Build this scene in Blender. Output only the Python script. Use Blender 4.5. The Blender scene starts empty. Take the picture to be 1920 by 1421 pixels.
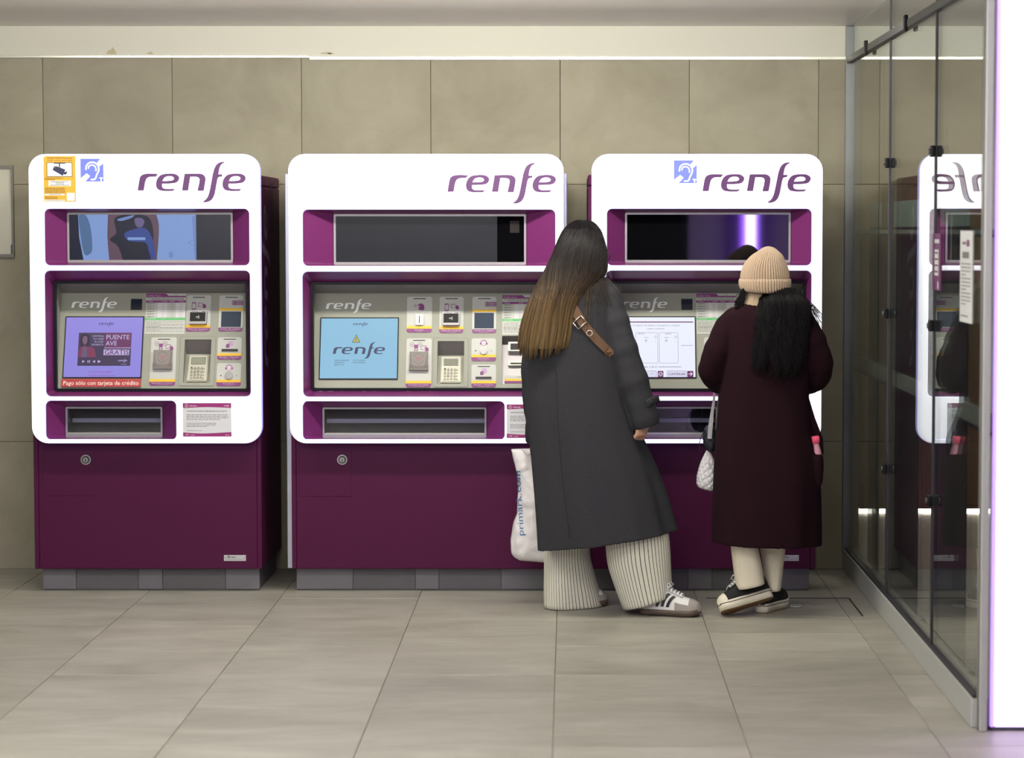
import bpy, bmesh, math, random
from mathutils import Vector, Matrix, noise
random.seed(11)
PI = math.pi
sin, cos = math.sin, math.cos
V = Vector
C = bpy.context.scene.collection
SC = bpy.context.scene

# ------------------------------------------------------------------ camera
F = 85.0/36.0*1920.0                     # focal length in pixels of a 1920 px wide frame
PXC, PYC = 1067.0, 710.0                 # principal point
PITCH = math.atan(278.0/F)               # looking slightly down
ZC = 1.585                               # eye height
cam = bpy.data.cameras.new('camera'); camo = bpy.data.objects.new('camera', cam); C.objects.link(camo)
cam.lens = 85; cam.sensor_width = 36; cam.sensor_fit = 'HORIZONTAL'
cam.shift_x = (960-PXC)/1920.0
cam.clip_start = .1; cam.clip_end = 200
camo.location = (0, 0, ZC); camo.rotation_euler = (PI/2-PITCH, 0, 0)
cam.dof.use_dof = True; cam.dof.focus_distance = 10.15; cam.dof.aperture_fstop = 2.8
SC.camera = camo

# ------------------------------------------------------------------ world, lamps, exposure
SC.view_settings.view_transform = 'Standard'; SC.view_settings.look = 'None'
SC.view_settings.exposure = 0.0; SC.view_settings.gamma = 1.0
SC.view_settings.use_curve_mapping = False
W = bpy.data.worlds.new('world'); SC.world = W; W.use_nodes = True
W.node_tree.nodes['Background'].inputs[0].default_value = (.80, .84, 1.0, 1)
W.node_tree.nodes['Background'].inputs[1].default_value = .16

def area(name, loc, sx, sy, power, col, rot=(0, 0, 0)):
    l = bpy.data.lights.new(name, 'AREA'); l.shape = 'RECTANGLE'; l.size = sx; l.size_y = sy
    l.energy = power; l.color = col
    o = bpy.data.objects.new(name, l); C.objects.link(o); o.location = loc; o.rotation_euler = rot
    return o
WARM = (1.0, .965, .84)
tilt = math.radians
area('ceiling_lamp', (-.30, 9.30, 2.49), 1.2, .12, 33, WARM, (tilt(48), 0, 0))
area('ceiling_lamp', (.85, 9.30, 2.49), .6, .12, 7, WARM, (tilt(48), 0, 0))
area('ceiling_lamp', (-2.0, 9.30, 2.49), 1.2, .12, 16, WARM, (tilt(48), 0, 0))
area('ceiling_lamp', (-2.3, 6.7, 2.50), 1.2, .3, 30, (1, .985, .93))
area('ceiling_lamp', (-.55, 6.7, 2.50), 1.2, .3, 28, (1, .985, .93))
area('hall_fill', (-2.6, 2.0, 2.45), 2.4, .8, 110, (1, .985, .95), (tilt(40), 0, tilt(-12)))  # unseen fill light added on the camera side to soften shadows
area('ceiling_fill', (-.6, 5.2, 1.95), 2.0, .3, 90, (1, .98, .94), (tilt(150), 0, 0))  # unseen fill light, added to brighten the ceiling

area('shop_fill', (2.7, 9.8, 2.50), .8, .8, 26, (1, .92, .82))  # added fill, out of view, to lift the dark space behind the glass

def P(px, py, Y):
    """point where the sight line through a picture point meets the upright plane at depth Y"""
    u = (px-PXC)/F; v = (PYC-py)/F
    dy = cos(PITCH)+v*sin(PITCH); dz = -sin(PITCH)+v*cos(PITCH)
    t = Y/dy
    return V((u*t, Y, ZC+dz*t))

# ------------------------------------------------------------------ materials
def lin(c):
    r = []
    for x in c[:3]:
        x = x/255.0
        r.append(x/12.92 if x <= .04045 else ((x+.055)/1.055)**2.4)
    return (r[0], r[1], r[2], 1.0)
MATS = {}
def pm(name, rgb, rough=.5, metal=0.0, var=.08, scale=30.0, bump=0.0, bscale=200.0, emit=None, estr=1.0,
       spec=.5, sheen=0.0, coat=0.0, stretch=None):
    """principled material whose colour wanders a little with procedural noise"""
    if name in MATS: return MATS[name]
    m = bpy.data.materials.new(name); m.use_nodes = True; nt = m.node_tree; N = nt.nodes; L = nt.links
    b = N['Principled BSDF']
    tc = N.new('ShaderNodeTexCoord'); src = tc.outputs['Object']
    if stretch:
        mp = N.new('ShaderNodeMapping'); mp.inputs['Scale'].default_value = stretch
        L.new(src, mp.inputs[0]); src = mp.outputs[0]
    if var > 0:
        nz = N.new('ShaderNodeTexNoise'); nz.inputs['Scale'].default_value = scale; nz.inputs['Detail'].default_value = 4
        L.new(src, nz.inputs['Vector'])
        mx = N.new('ShaderNodeMix'); mx.data_type = 'RGBA'
        c = lin(rgb)
        mx.inputs[6].default_value = tuple(min(1, x*(1-var)) for x in c[:3])+(1,)
        mx.inputs[7].default_value = tuple(min(1, x*(1+var)) for x in c[:3])+(1,)
        L.new(nz.outputs['Fac'], mx.inputs[0]); L.new(mx.outputs[2], b.inputs['Base Color'])
    else:
        b.inputs['Base Color'].default_value = lin(rgb)
    b.inputs['Roughness'].default_value = rough; b.inputs['Metallic'].default_value = metal
    b.inputs['Specular IOR Level'].default_value = spec
    if sheen: b.inputs['Sheen Weight'].default_value = sheen
    if coat: b.inputs['Coat Weight'].default_value = coat; b.inputs['Coat Roughness'].default_value = .05
    if emit is not None:
        b.inputs['Emission Color'].default_value = lin(emit); b.inputs['Emission Strength'].default_value = estr
    if bump:
        n2 = N.new('ShaderNodeTexNoise'); n2.inputs['Scale'].default_value = bscale; n2.inputs['Detail'].default_value = 3
        L.new(src, n2.inputs['Vector'])
        bp = N.new('ShaderNodeBump'); bp.inputs['Strength'].default_value = bump; bp.inputs['Distance'].default_value = .01
        L.new(n2.outputs['Fac'], bp.inputs['Height']); L.new(bp.outputs[0], b.inputs['Normal'])
    MATS[name] = m
    return m

def screen_mat(name, rgb, s=1.0):
    return pm(name, (8, 8, 10), rough=.25, var=0, emit=rgb, estr=s, spec=.3)

def tile_mat(name, ca, cb, cc, rough, stretch, vein):
    m = bpy.data.materials.new(name); m.use_nodes = True; nt = m.node_tree; N = nt.nodes; L = nt.links
    b = N['Principled BSDF']; geo = N.new('ShaderNodeNewGeometry'); oi = N.new('ShaderNodeObjectInfo')
    vm = N.new('ShaderNodeVectorMath'); vm.operation = 'MULTIPLY_ADD'
    cv = N.new('ShaderNodeCombineXYZ')
    for i in range(3): L.new(oi.outputs['Random'], cv.inputs[i])
    vm.inputs[1].default_value = (9, 13, 7)
    L.new(cv.outputs[0], vm.inputs[0]); L.new(geo.outputs['Position'], vm.inputs[2])
    mp = N.new('ShaderNodeMapping'); mp.inputs['Scale'].default_value = stretch; L.new(vm.outputs[0], mp.inputs[0])
    n1 = N.new('ShaderNodeTexNoise'); n1.inputs['Scale'].default_value = 2.2; n1.inputs['Detail'].default_value = 7; n1.inputs['Roughness'].default_value = .62
    n1.inputs['Distortion'].default_value = .6
    L.new(mp.outputs[0], n1.inputs['Vector'])
    r1 = N.new('ShaderNodeValToRGB'); r1.color_ramp.elements[0].position = .3; r1.color_ramp.elements[1].position = .72
    r1.color_ramp.elements[0].color = lin(ca); r1.color_ramp.elements[1].color = lin(cb)
    L.new(n1.outputs['Fac'], r1.inputs[0])
    n2 = N.new('ShaderNodeTexNoise'); n2.inputs['Scale'].default_value = 9; n2.inputs['Detail'].default_value = 8; n2.inputs['Roughness'].default_value = .7
    L.new(mp.outputs[0], n2.inputs['Vector'])
    r2 = N.new('ShaderNodeValToRGB'); r2.color_ramp.elements[0].position = .60; r2.color_ramp.elements[1].position = .80
    r2.color_ramp.elements[0].color = (0, 0, 0, 1); r2.color_ramp.elements[1].color = (1, 1, 1, 1)
    L.new(n2.outputs['Fac'], r2.inputs[0])
    ml = N.new('ShaderNodeMath'); ml.operation = 'MULTIPLY'; ml.inputs[1].default_value = vein; L.new(r2.outputs[0], ml.inputs[0])
    mx = N.new('ShaderNodeMix'); mx.data_type = 'RGBA'; L.new(ml.outputs[0], mx.inputs[0]); L.new(r1.outputs[0], mx.inputs[6])
    mx.inputs[7].default_value = lin(cc)
    hv = N.new('ShaderNodeHueSaturation'); L.new(mx.outputs[2], hv.inputs['Color'])
    mr = N.new('ShaderNodeMapRange'); mr.inputs[3].default_value = .94; mr.inputs[4].default_value = 1.06
    L.new(oi.outputs['Random'], mr.inputs[0]); L.new(mr.outputs[0], hv.inputs['Value'])
    L.new(hv.outputs[0], b.inputs['Base Color'])
    rr = N.new('ShaderNodeMapRange'); rr.inputs[3].default_value = rough-.08; rr.inputs[4].default_value = rough+.1
    L.new(n2.outputs['Fac'], rr.inputs[0]); L.new(rr.outputs[0], b.inputs['Roughness'])
    bp = N.new('ShaderNodeBump'); bp.inputs['Strength'].default_value = .08; bp.inputs['Distance'].default_value = .004
    L.new(n2.outputs['Fac'], bp.inputs['Height']); L.new(bp.outputs[0], b.inputs['Normal'])
    MATS[name] = m
    return m

def glass_mat(name, tint, r0=.05, rough=0.0):
    """thin pane: see-through, mirrors more the flatter it is looked at"""
    m = bpy.data.materials.new(name); m.use_nodes = True; nt = m.node_tree; N = nt.nodes; L = nt.links
    N.remove(N['Principled BSDF']); out = N['Material Output']
    geo = N.new('ShaderNodeNewGeometry'); d = N.new('ShaderNodeVectorMath'); d.operation = 'DOT_PRODUCT'
    L.new(geo.outputs['Incoming'], d.inputs[0]); L.new(geo.outputs['Normal'], d.inputs[1])
    a = N.new('ShaderNodeMath'); a.operation = 'ABSOLUTE'; L.new(d.outputs['Value'], a.inputs[0])
    s = N.new('ShaderNodeMath'); s.operation = 'SUBTRACT'; s.inputs[0].default_value = 1; L.new(a.outputs[0], s.inputs[1])
    p = N.new('ShaderNodeMath'); p.operation = 'POWER'; p.inputs[1].default_value = 5; L.new(s.outputs[0], p.inputs[0])
    q = N.new('ShaderNodeMath'); q.operation = 'MULTIPLY_ADD'; q.inputs[1].default_value = 1-r0; q.inputs[2].default_value = r0; L.new(p.outputs[0], q.inputs[0])
    nz = N.new('ShaderNodeTexNoise'); nz.inputs['Scale'].default_value = 3
    tr = N.new('ShaderNodeBsdfTransparent'); tr.inputs[0].default_value = lin(tint)
    gl = N.new('ShaderNodeBsdfGlossy'); gl.inputs['Roughness'].default_value = rough; gl.inputs[0].default_value = (.95, .97, .97, 1)
    mx = N.new('ShaderNodeMixShader'); L.new(q.outputs[0], mx.inputs[0]); L.new(tr.outputs[0], mx.inputs[1]); L.new(gl.outputs[0], mx.inputs[2])
    L.new(mx.outputs[0], out.inputs[0])
    MATS[name] = m
    return m

# ------------------------------------------------------------------ object bookkeeping
def tag(o, label=None, cat=None, group=None, kind=None):
    if label: o['label'] = label
    if cat: o['category'] = cat
    if group: o['group'] = group
    if kind: o['kind'] = kind
    return o
def thing(name, label, cat, loc=(0, 0, 0), group=None):
    o = bpy.data.objects.new(name, None); C.objects.link(o); o.location = loc; o.empty_display_size = .1
    return tag(o, label, cat, group)
def world_loc(o):
    v = V((0, 0, 0))
    while o: v += V(o.location); o = o.parent
    return v

class MB:
    """collects faces in world coordinates and links them as ONE mesh object"""
    def __init__(s, off=(0, 0, 0)):
        s.v = []; s.f = []; s.m = []; s.s = []; s.mats = []; s.uv = {}; s.off = V(off)
    def mi(s, m):
        if m not in s.mats: s.mats.append(m)
        return s.mats.index(m)
    def add(s, vs, fs, m, smooth=False, uvs=None):
        b = len(s.v); s.v += [V(p)+s.off for p in vs]; k = s.mi(m)
        for i, f in enumerate(fs):
            if uvs: s.uv[len(s.f)] = uvs[i]
            s.f.append([b+j for j in f]); s.m.append(k); s.s.append(smooth)
        return s
    def box(s, x0, x1, y0, y1, z0, z1, m, bev=0, T=None):
        if bev <= 0:
            vs = [(x, y, z) for x in (x0, x1) for y in (y0, y1) for z in (z0, z1)]
            fs = [(0, 1, 3, 2), (4, 6, 7, 5), (0, 4, 5, 1), (2, 3, 7, 6), (0, 2, 6, 4), (1, 5, 7, 3)]
        else:
            bm = bmesh.new(); bmesh.ops.create_cube(bm, size=1)
            for q in bm.verts: q.co = V(((x0+x1)/2+q.co.x*(x1-x0), (y0+y1)/2+q.co.y*(y1-y0), (z0+z1)/2+q.co.z*(z1-z0)))
            bmesh.ops.bevel(bm, geom=bm.edges[:], offset=bev, segments=2, affect='EDGES', profile=.5)
            bm.verts.index_update(); vs = [tuple(q.co) for q in bm.verts]; fs = [[q.index for q in f.verts] for f in bm.faces]; bm.free()
        if T: vs = [T @ V(p) for p in vs]
        return s.add(vs, fs, m)
    def loft(s, rings, m, smooth=True, cap0=True, cap1=True, wrap=True, uv=False):
        n = len(rings[0]); vs = [p for r in rings for p in r]; fs = []; us = []
        for i in range(len(rings)-1):
            for j in range(n if wrap else n-1):
                k = (j+1) % n
                fs.append((i*n+j, i*n+k, (i+1)*n+k, (i+1)*n+j))
                us.append(((j/n, i), ((j+1)/n, i), ((j+1)/n, i+1), (j/n, i+1)))
        s.add(vs, fs, m, smooth, us if uv else None)
        b = len(s.v)-len(vs)
        for c, r in ((cap0, 0), (cap1, len(rings)-1)):
            if c:
                q = [b+r*n+j for j in range(n)]
                if r == 0: q.reverse()
                s.f.append(q); s.m.append(s.mi(m)); s.s.append(False)
        return s
    def tube(s, pts, rad, m, n=8, smooth=True, caps=True, flat=1.0, up=None):
        pts = [V(p) for p in pts]; rings = []
        if not hasattr(rad, '__len__'): rad = [rad]*len(pts)
        a = None
        for i, p in enumerate(pts):
            t = (pts[min(i+1, len(pts)-1)]-pts[max(i-1, 0)]).normalized()
            if a is None:
                a = V(up) if up else (V((0, 0, 1)) if abs(t.z) < .9 else V((1, 0, 0)))
            a = (a-t*a.dot(t)).normalized(); b = t.cross(a)
            rings.append([p+a*cos(2*PI*k/n)*rad[i]+b*sin(2*PI*k/n)*rad[i]*flat for k in range(n)])
        return s.loft(rings, m, smooth, caps, caps)
    def ball(s, c, r, m, nu=16, nv=10, M=None):
        c = V(c); rx, ry, rz = (r, r, r) if not hasattr(r, '__len__') else r
        rings = []
        for i in range(nv+1):
            a = -PI/2+PI*i/nv; q = max(.02, cos(a))
            ring = [V((rx*q*cos(2*PI*j/nu), ry*q*sin(2*PI*j/nu), rz*sin(a))) for j in range(nu)]
            if M: ring = [M @ p for p in ring]
            rings.append([c+p for p in ring])
        return s.loft(rings, m, True)
    def grid(s, fn, nu, nv, m, smooth=True):
        vs = [fn(i/nu, j/nv) for i in range(nu+1) for j in range(nv+1)]
        fs = [(i*(nv+1)+j, (i+1)*(nv+1)+j, (i+1)*(nv+1)+j+1, i*(nv+1)+j+1) for i in range(nu) for j in range(nv)]
        return s.add(vs, fs, m, smooth)
    def mesh(s, name, o=V((0, 0, 0))):
        me = bpy.data.meshes.new(name)
        me.from_pydata([tuple(p-o) for p in s.v], [], s.f)
        for m in s.mats: me.materials.append(m)
        me.polygons.foreach_set('material_index', s.m); me.polygons.foreach_set('use_smooth', s.s)
        if s.uv:
            l = me.uv_layers.new(name='uv')
            for fi, uu in s.uv.items():
                for li, u in zip(me.polygons[fi].loop_indices, uu): l.data[li].uv = u
        bm = bmesh.new(); bm.from_mesh(me); bmesh.ops.recalc_face_normals(bm, faces=bm.faces[:]) if s.fixn else None
        bm.to_mesh(me); bm.free(); me.update()
        return me
    fixn = True
    def build(s, name, parent=None, label=None, cat=None, group=None, kind=None, loc=None):
        o0 = world_loc(parent) if parent else V(loc or (0, 0, 0))
        me = s.mesh(name, o0)
        o = bpy.data.objects.new(name, me); C.objects.link(o)
        if parent: o.parent = parent
        else: o.location = o0
        return tag(o, label, cat, group, kind)

def voxel(mb, size, smooth=4, fac=.5):
    """fuse the overlapping shells of mb into one continuous surface"""
    me = mb.mesh('tmp'); o = bpy.data.objects.new('tmp', me); C.objects.link(o)
    r = o.modifiers.new('r', 'REMESH'); r.mode = 'VOXEL'; r.voxel_size = size
    if smooth:
        q = o.modifiers.new('s', 'SMOOTH'); q.iterations = smooth; q.factor = fac
    dg = bpy.context.evaluated_depsgraph_get()
    nm = bpy.data.meshes.new_from_object(o.evaluated_get(dg))
    out = MB(); out.fixn = False
    out.v = [p.co.copy() for p in nm.vertices]; out.f = [list(p.vertices) for p in nm.polygons]
    out.mats = list(mb.mats[:1]); out.m = [0]*len(out.f); out.s = [True]*len(out.f)
    bpy.data.objects.remove(o); bpy.data.meshes.remove(me); bpy.data.meshes.remove(nm)
    return out

# ------------------------------------------------------------------ 2-D shapes
def rrect(x0, x1, z0, z1, r, n=5):
    r = min(r, abs(x1-x0)/2-1e-6, abs(z1-z0)/2-1e-6); p = []
    for cx, cz, a in ((x1-r, z1-r, 0), (x0+r, z1-r, 90), (x0+r, z0+r, 180), (x1-r, z0+r, 270)):
        for k in range(n+1):
            t = math.radians(a+90*k/n); p.append((cx+r*cos(t), cz+r*sin(t)))
    return p
def crom(pts, n=5, closed=True):
    """points (x,y[,1 = sharp corner]) to a smooth outline"""
    out = []; N = len(pts)
    for i in range(N if closed else N-1):
        p1 = pts[i]; p2 = pts[(i+1) % N]; p0 = pts[(i-1) % N]; p3 = pts[(i+2) % N]
        if not closed:
            if i == 0: p0 = p1
            if i == N-2: p3 = p2
        if len(p1) > 2: p0 = p1
        if len(p2) > 2: p3 = p2
        straight = len(p1) > 2 and len(p2) > 2
        for k in range(1 if straight else n):
            t = k/n
            out.append(tuple(.5*(2*p1[a]+(p2[a]-p0[a])*t+(2*p0[a]-5*p1[a]+4*p2[a]-p3[a])*t*t+(3*p1[a]-p0[a]-3*p2[a]+p3[a])*t**3) for a in (0, 1)))
    if not closed: out.append(tuple(pts[-1][:2]))
    return out
def filled(loops, depth=0.0):
    """fill outlines (later ones are holes); returns verts (x,y,z) and faces, z from -depth to 0"""
    cu = bpy.data.curves.new('t', 'CURVE'); cu.dimensions = '2D'; cu.fill_mode = 'BOTH'; cu.extrude = depth/2
    for lp in loops:
        sp = cu.splines.new('POLY'); sp.points.add(len(lp)-1)
        for q, c in zip(sp.points, lp): q.co = (c[0], c[1], 0, 1)
        sp.use_cyclic_u = True
    o = bpy.data.objects.new('t', cu); C.objects.link(o)
    me = bpy.data.meshes.new_from_object(o.evaluated_get(bpy.context.evaluated_depsgraph_get()))
    vs = [(p.co.x, p.co.y, p.co.z-depth/2) for p in me.vertices]; fs = [list(p.vertices) for p in me.polygons]
    bpy.data.objects.remove(o); bpy.data.curves.remove(cu); bpy.data.meshes.remove(me)
    return vs, fs
TXT = {}
def text_mesh(s, bold=0.0):
    if (s, bold) in TXT: return TXT[(s, bold)]
    cu = bpy.data.curves.new('t', 'FONT'); cu.body = s; cu.size = 1; cu.resolution_u = 2; cu.offset = bold
    o = bpy.data.objects.new('t', cu); C.objects.link(o)
    me = bpy.data.meshes.new_from_object(o.evaluated_get(bpy.context.evaluated_depsgraph_get()))
    vs = [(p.co.x, p.co.y) for p in me.vertices]; fs = [list(p.vertices) for p in me.polygons]
    bpy.data.objects.remove(o); bpy.data.curves.remove(cu); bpy.data.meshes.remove(me)
    TXT[(s, bold)] = (vs, fs)
    return vs, fs

LOGO = [
 [[(820, 325, 1), (834, 245), (846, 221), (872, 209), (915, 206), (966, 209, 1), (949, 228, 1), (908, 229), (886, 240), (874, 266), (863, 325, 1)]],
 [[(1086, 313, 1), (1068, 328, 1), (1005, 328), (965, 318), (950, 288), (957, 248), (985, 216), (1035, 206), (1085, 209), (1112, 228), (1110, 252), (1090, 270), (1045, 276), (993, 277, 1), (994, 300), (1010, 312), (1045, 314)],
  [(995, 258, 1), (1040, 257), (1068, 252), (1077, 240), (1066, 227), (1040, 224), (1012, 233)]],
 [[(1133, 325, 1), (1152, 208, 1), (1235, 206), (1278, 211), (1298, 232), (1298, 260), (1286, 327, 1), (1242, 327, 1), (1256, 265), (1255, 241), (1236, 229), (1192, 228, 1), (1176, 325, 1)]],
 [[(1443, 122, 1), (1405, 126), (1375, 147), (1356, 190), (1341, 262), (1326, 335), (1312, 372), (1293, 394), (1273, 405, 1), (1305, 407), (1340, 391), (1362, 352), (1376, 285), (1386, 240), (1398, 229), (1413, 228, 1), (1422, 211, 1), (1391, 211, 1), (1399, 168), (1412, 143), (1432, 129)]],
]
LOGO.append([[tuple([p[0]+469]+list(p[1:])) for p in lp] for lp in LOGO[1]])
_L = None
def logo_mesh():
    global _L
    if _L is None:
        vs = []; fs = []
        for g in LOGO:
            v, f = filled([crom(lp, 5) for lp in g])
            b = len(vs); vs += [((p[0]-820)/762.0, (p[1]-122)/285.0) for p in v]; fs += [[b+i for i in q] for q in f]
        _L = (vs, fs)
    return _L

class Frame:
    def __init__(s, o, U, Wv): s.o = V(o); s.U = V(U).normalized(); s.W = V(Wv).normalized(); s.N = s.U.cross(s.W)
    def pt(s, u, w, h=0): return s.o+s.U*u+s.W*w+s.N*h
    def hit(s, px, py):
        c = V((0, 0, ZC)); d = P(px, py, 1.0)-c; t = (s.o-c).dot(s.N)/d.dot(s.N); q = c+d*t-s.o
        return q.dot(s.U), q.dot(s.W)
class PB(MB):
    """draws on a plane; picture points are turned into metres round one anchor point"""
    def __init__(s, fr, ax=None, ay=None, off=(0, 0, 0)):
        super().__init__(off); s.fr = fr; s.fixn = False
        if ax is None: s.k = (0, 0, 0, 0, 1, -1)
        else:
            u, w = fr.hit(ax, ay); u2, _ = fr.hit(ax+1, ay); _, w2 = fr.hit(ax, ay+1)
            s.k = (ax, ay, u, w, u2-u, w2-w)
    def uw(s, x, y): k = s.k; return k[2]+(x-k[0])*k[4], k[3]+(y-k[1])*k[5]
    def pts(s, vs, h): return [s.fr.pt(*s.uw(p[0], p[1]), h) for p in vs]
    def face(s, vs, fs, h, m):
        P3 = s.pts(vs, h); f2 = []
        for f in fs:
            nn = V((0, 0, 0))
            for i in range(len(f)): nn += P3[f[i]].cross(P3[f[(i+1) % len(f)]])
            f2.append(list(f) if nn.dot(s.fr.N) > 0 else list(reversed(f)))
        return s.add(P3, f2, m)
    def poly(s, pts, h, m): return s.face(pts, [list(range(len(pts)))], h, m)
    def rect(s, x0, y0, x1, y1, h, m): return s.poly([(x0, y0), (x1, y0), (x1, y1), (x0, y1)], h, m)
    def rr(s, x0, y0, x1, y1, r, h, m): return s.poly(rrect(x0, x1, y0, y1, r), h, m)
    def fill(s, loops, h, m):
        v, f = filled(loops); return s.face(v, f, h, m)
    def slab(s, pts, h0, h1, m, m2=None):
        """outline raised from h0 to h1"""
        n = len(pts); a = s.pts(pts, h0); b = s.pts(pts, h1)
        s.poly(pts, h1, m2 or m)
        fs = [(i, (i+1) % n, n+(i+1) % n, n+i) for i in range(n)]
        c = sum(b, V((0, 0, 0)))/n
        out = []
        vs = a+b
        for f in fs:
            nn = (vs[f[1]]-vs[f[0]]).cross(vs[f[3]]-vs[f[0]])
            out.append(f if nn.dot(vs[f[0]]-c) > 0 else tuple(reversed(f)))
        return s.add(vs, out, m)
    def box3(s, x0, y0, x1, y1, h0, h1, m, m2=None, r=0):
        return s.slab(rrect(x0, x1, y0, y1, r) if r else [(x0, y0), (x1, y0), (x1, y1), (x0, y1)], h0, h1, m, m2)
    def disc(s, x, y, r, h, m, n=20): return s.poly([(x+r*cos(2*PI*i/n), y+r*sin(2*PI*i/n)) for i in range(n)], h, m)
    def ring(s, x, y, r0, r1, h, m, n=20, a0=0, a1=360):
        full = a1-a0 >= 360; N = n+1
        vs = [(x+r*cos(math.radians(a0+(a1-a0)*i/n)), y+r*sin(math.radians(a0+(a1-a0)*i/n))) for i in range(N) for r in (r0, r1)]
        return s.face(vs, [(2*i, 2*i+1, 2*i+3, 2*i+2) for i in range(n)], h, m)
    def line(s, pts, w, h, m):
        for a, b in zip(pts[:-1], pts[1:]):
            d = V((b[0]-a[0], b[1]-a[1])); l = d.length or 1; d /= l; n = V((-d.y, d.x))*w/2; d = d*w*.3
            s.poly([(a[0]-d.x+n.x, a[1]-d.y+n.y), (b[0]+d.x+n.x, b[1]+d.y+n.y), (b[0]+d.x-n.x, b[1]+d.y-n.y), (a[0]-d.x-n.x, a[1]-d.y-n.y)], h, m)
        return s
    def text(s, t, x0, x1, ybase, cap, h, m, bold=.0, shear=0):
        """one line of writing between x0 and x1 (x1 None: natural width), baseline ybase, capital height cap"""
        vs, fs = text_mesh(t, bold)
        if not vs: return s
        a = min(p[0] for p in vs); b = max(p[0] for p in vs); sy = cap/.70
        sx = (x1-x0)/(b-a) if x1 is not None else sy
        return s.face([(x0+(p[0]-a)*sx+shear*p[1]*sy, ybase-p[1]*sy) for p in vs], fs, h, m)
    def logo(s, x0, y0, x1, y1, h, m):
        vs, fs = logo_mesh()
        return s.face([(x0+p[0]*(x1-x0), y0+p[1]*(y1-y0)) for p in vs], fs, h, m)
    def smallprint(s, x0, x1, y, hh, h, m, seed=0, fill=1.0):
        """a line of print too small to read: one dash per word"""
        r = random.Random(seed*91+int(y*7)); x = x0; end = x0+(x1-x0)*fill
        while x < end:
            w = (x1-x0)*r.uniform(.03, .10); w = min(w, end-x)
            s.rect(x, y-hh/2, x+w, y+hh/2, h, m); x += w+(x1-x0)*.018
        return s
def plate(mb, fr, loops, h, depth, m, mside=None, bev=0):
    """flat plate with holes on a frame (loops in the frame's own metres), its front at height h"""
    vs, fs = filled(loops, depth)
    bm = bmesh.new(); bv = [bm.verts.new(p) for p in vs]
    for f in fs:
        try: bm.faces.new([bv[i] for i in f])
        except ValueError: pass
    bmesh.ops.remove_doubles(bm, verts=bm.verts[:], dist=1e-6)
    bmesh.ops.recalc_face_normals(bm, faces=bm.faces[:])
    bm.normal_update()
    if bev:
        ed = [e for e in bm.edges if len(e.link_faces) == 2 and all(abs(q.co.z) < 1e-6 for q in e.verts) and abs(e.link_faces[0].normal.z-e.link_faces[1].normal.z) > .5]
        bmesh.ops.bevel(bm, geom=ed, offset=bev, segments=3, affect='EDGES', profile=.5)
        bm.normal_update()
    bm.verts.index_update()
    V3 = [fr.pt(q.co.x, q.co.y, q.co.z+h) for q in bm.verts]
    fa = [[q.index for q in f.verts] for f in bm.faces if f.normal.z > .6]; fb = [[q.index for q in f.verts] for f in bm.faces if f.normal.z <= .6]
    mb.add(V3, fa, m); b = len(mb.v)-len(V3); k = mb.mi(mside or m)
    for f in fb: mb.f.append([b+i for i in f]); mb.m.append(k); mb.s.append(False)
    bm.free()
    return mb
# ------------------------------------------------------------------ the setting
YW = 11.28                                # tiled face of the back wall
XG = 1.30                                 # plane of the glass partition
M_floor = tile_mat('floor_tile', (146, 142, 131), (172, 169, 159), (124, 117, 107), .42, (1.0, 2.6, 1), .45)
M_wall = tile_mat('wall_tile', (140, 134, 113), (163, 158, 137), (130, 122, 102), .6, (1, 1, 1), .25)
M_wall2 = tile_mat('far_wall_tile', (132, 108, 84), (154, 128, 102), (122, 98, 76), .55, (1, 1, 1), .25)
M_grout = pm('grout', (146, 138, 126), rough=.9, bump=.1)
M_grout2 = pm('wall_grout', (96, 88, 76), rough=.9, bump=.1)
M_plaster = pm('plaster', (212, 211, 197), rough=.8, var=.02, scale=2, bump=.05, bscale=60)
M_ceil = pm('ceiling_paint', (243, 239, 230), rough=.36, var=.02, scale=2, bump=.03, bscale=80)
M_dark = pm('dark_wall', (46, 45, 48), rough=.8, var=.2, scale=1.5)
M_alu = pm('aluminium', (186, 187, 184), rough=.42, metal=.12, var=.04, scale=6, bump=.02)
M_alud = pm('aluminium_dark', (74, 74, 76), rough=.5, metal=.1, var=.05, scale=6)
M_black = pm('black_plastic', (14, 14, 17), rough=.45, var=.1, spec=.2)
M_white = pm('white_print', (232, 232, 230), rough=.5, var=.02)

fl = MB().box(-6, 4.2, -6, YW+.4, -.20, -.006, M_grout).build('floor', kind='structure')
def tile_obj(name, parent, x0, x1, y0, y1, z0, z1, m, axis):
    mb = MB(); mb.box(x0, x1, y0, y1, z0, z1, m, bev=.0015)
    return mb.build(name, parent)
rt = random.Random(5)
xs = [-.05+.6*k for k in range(-5, 7)]
for k, x0 in enumerate(xs):
    col = k-5                              # column 0 starts at the joint near the middle of the picture
    ln = .6 if col >= 0 else 1.2
    st = {0: 9.76, 1: 9.46}.get(col, 9.17 if col % 2 == 0 else 9.77)
    y = st-ln*math.ceil((st-6.2)/ln)
    while y < YW:
        ya, yb = max(y, 6.0), min(y+ln, YW+.02)
        if yb-ya > .05:
            dz = rt.uniform(-.0007, .0007)
            tile_obj('floor_tile', fl, x0+.0012, x0+.6-.0012, ya+.0012, yb-.0012, -.012, dz, M_floor, 2)
        y += ln
MB().box(-6, 4.2, -6, 6.0, -.006, 0, M_floor).build('trim_4', kind='structure')     # floor nearer than the camera sees

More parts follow.
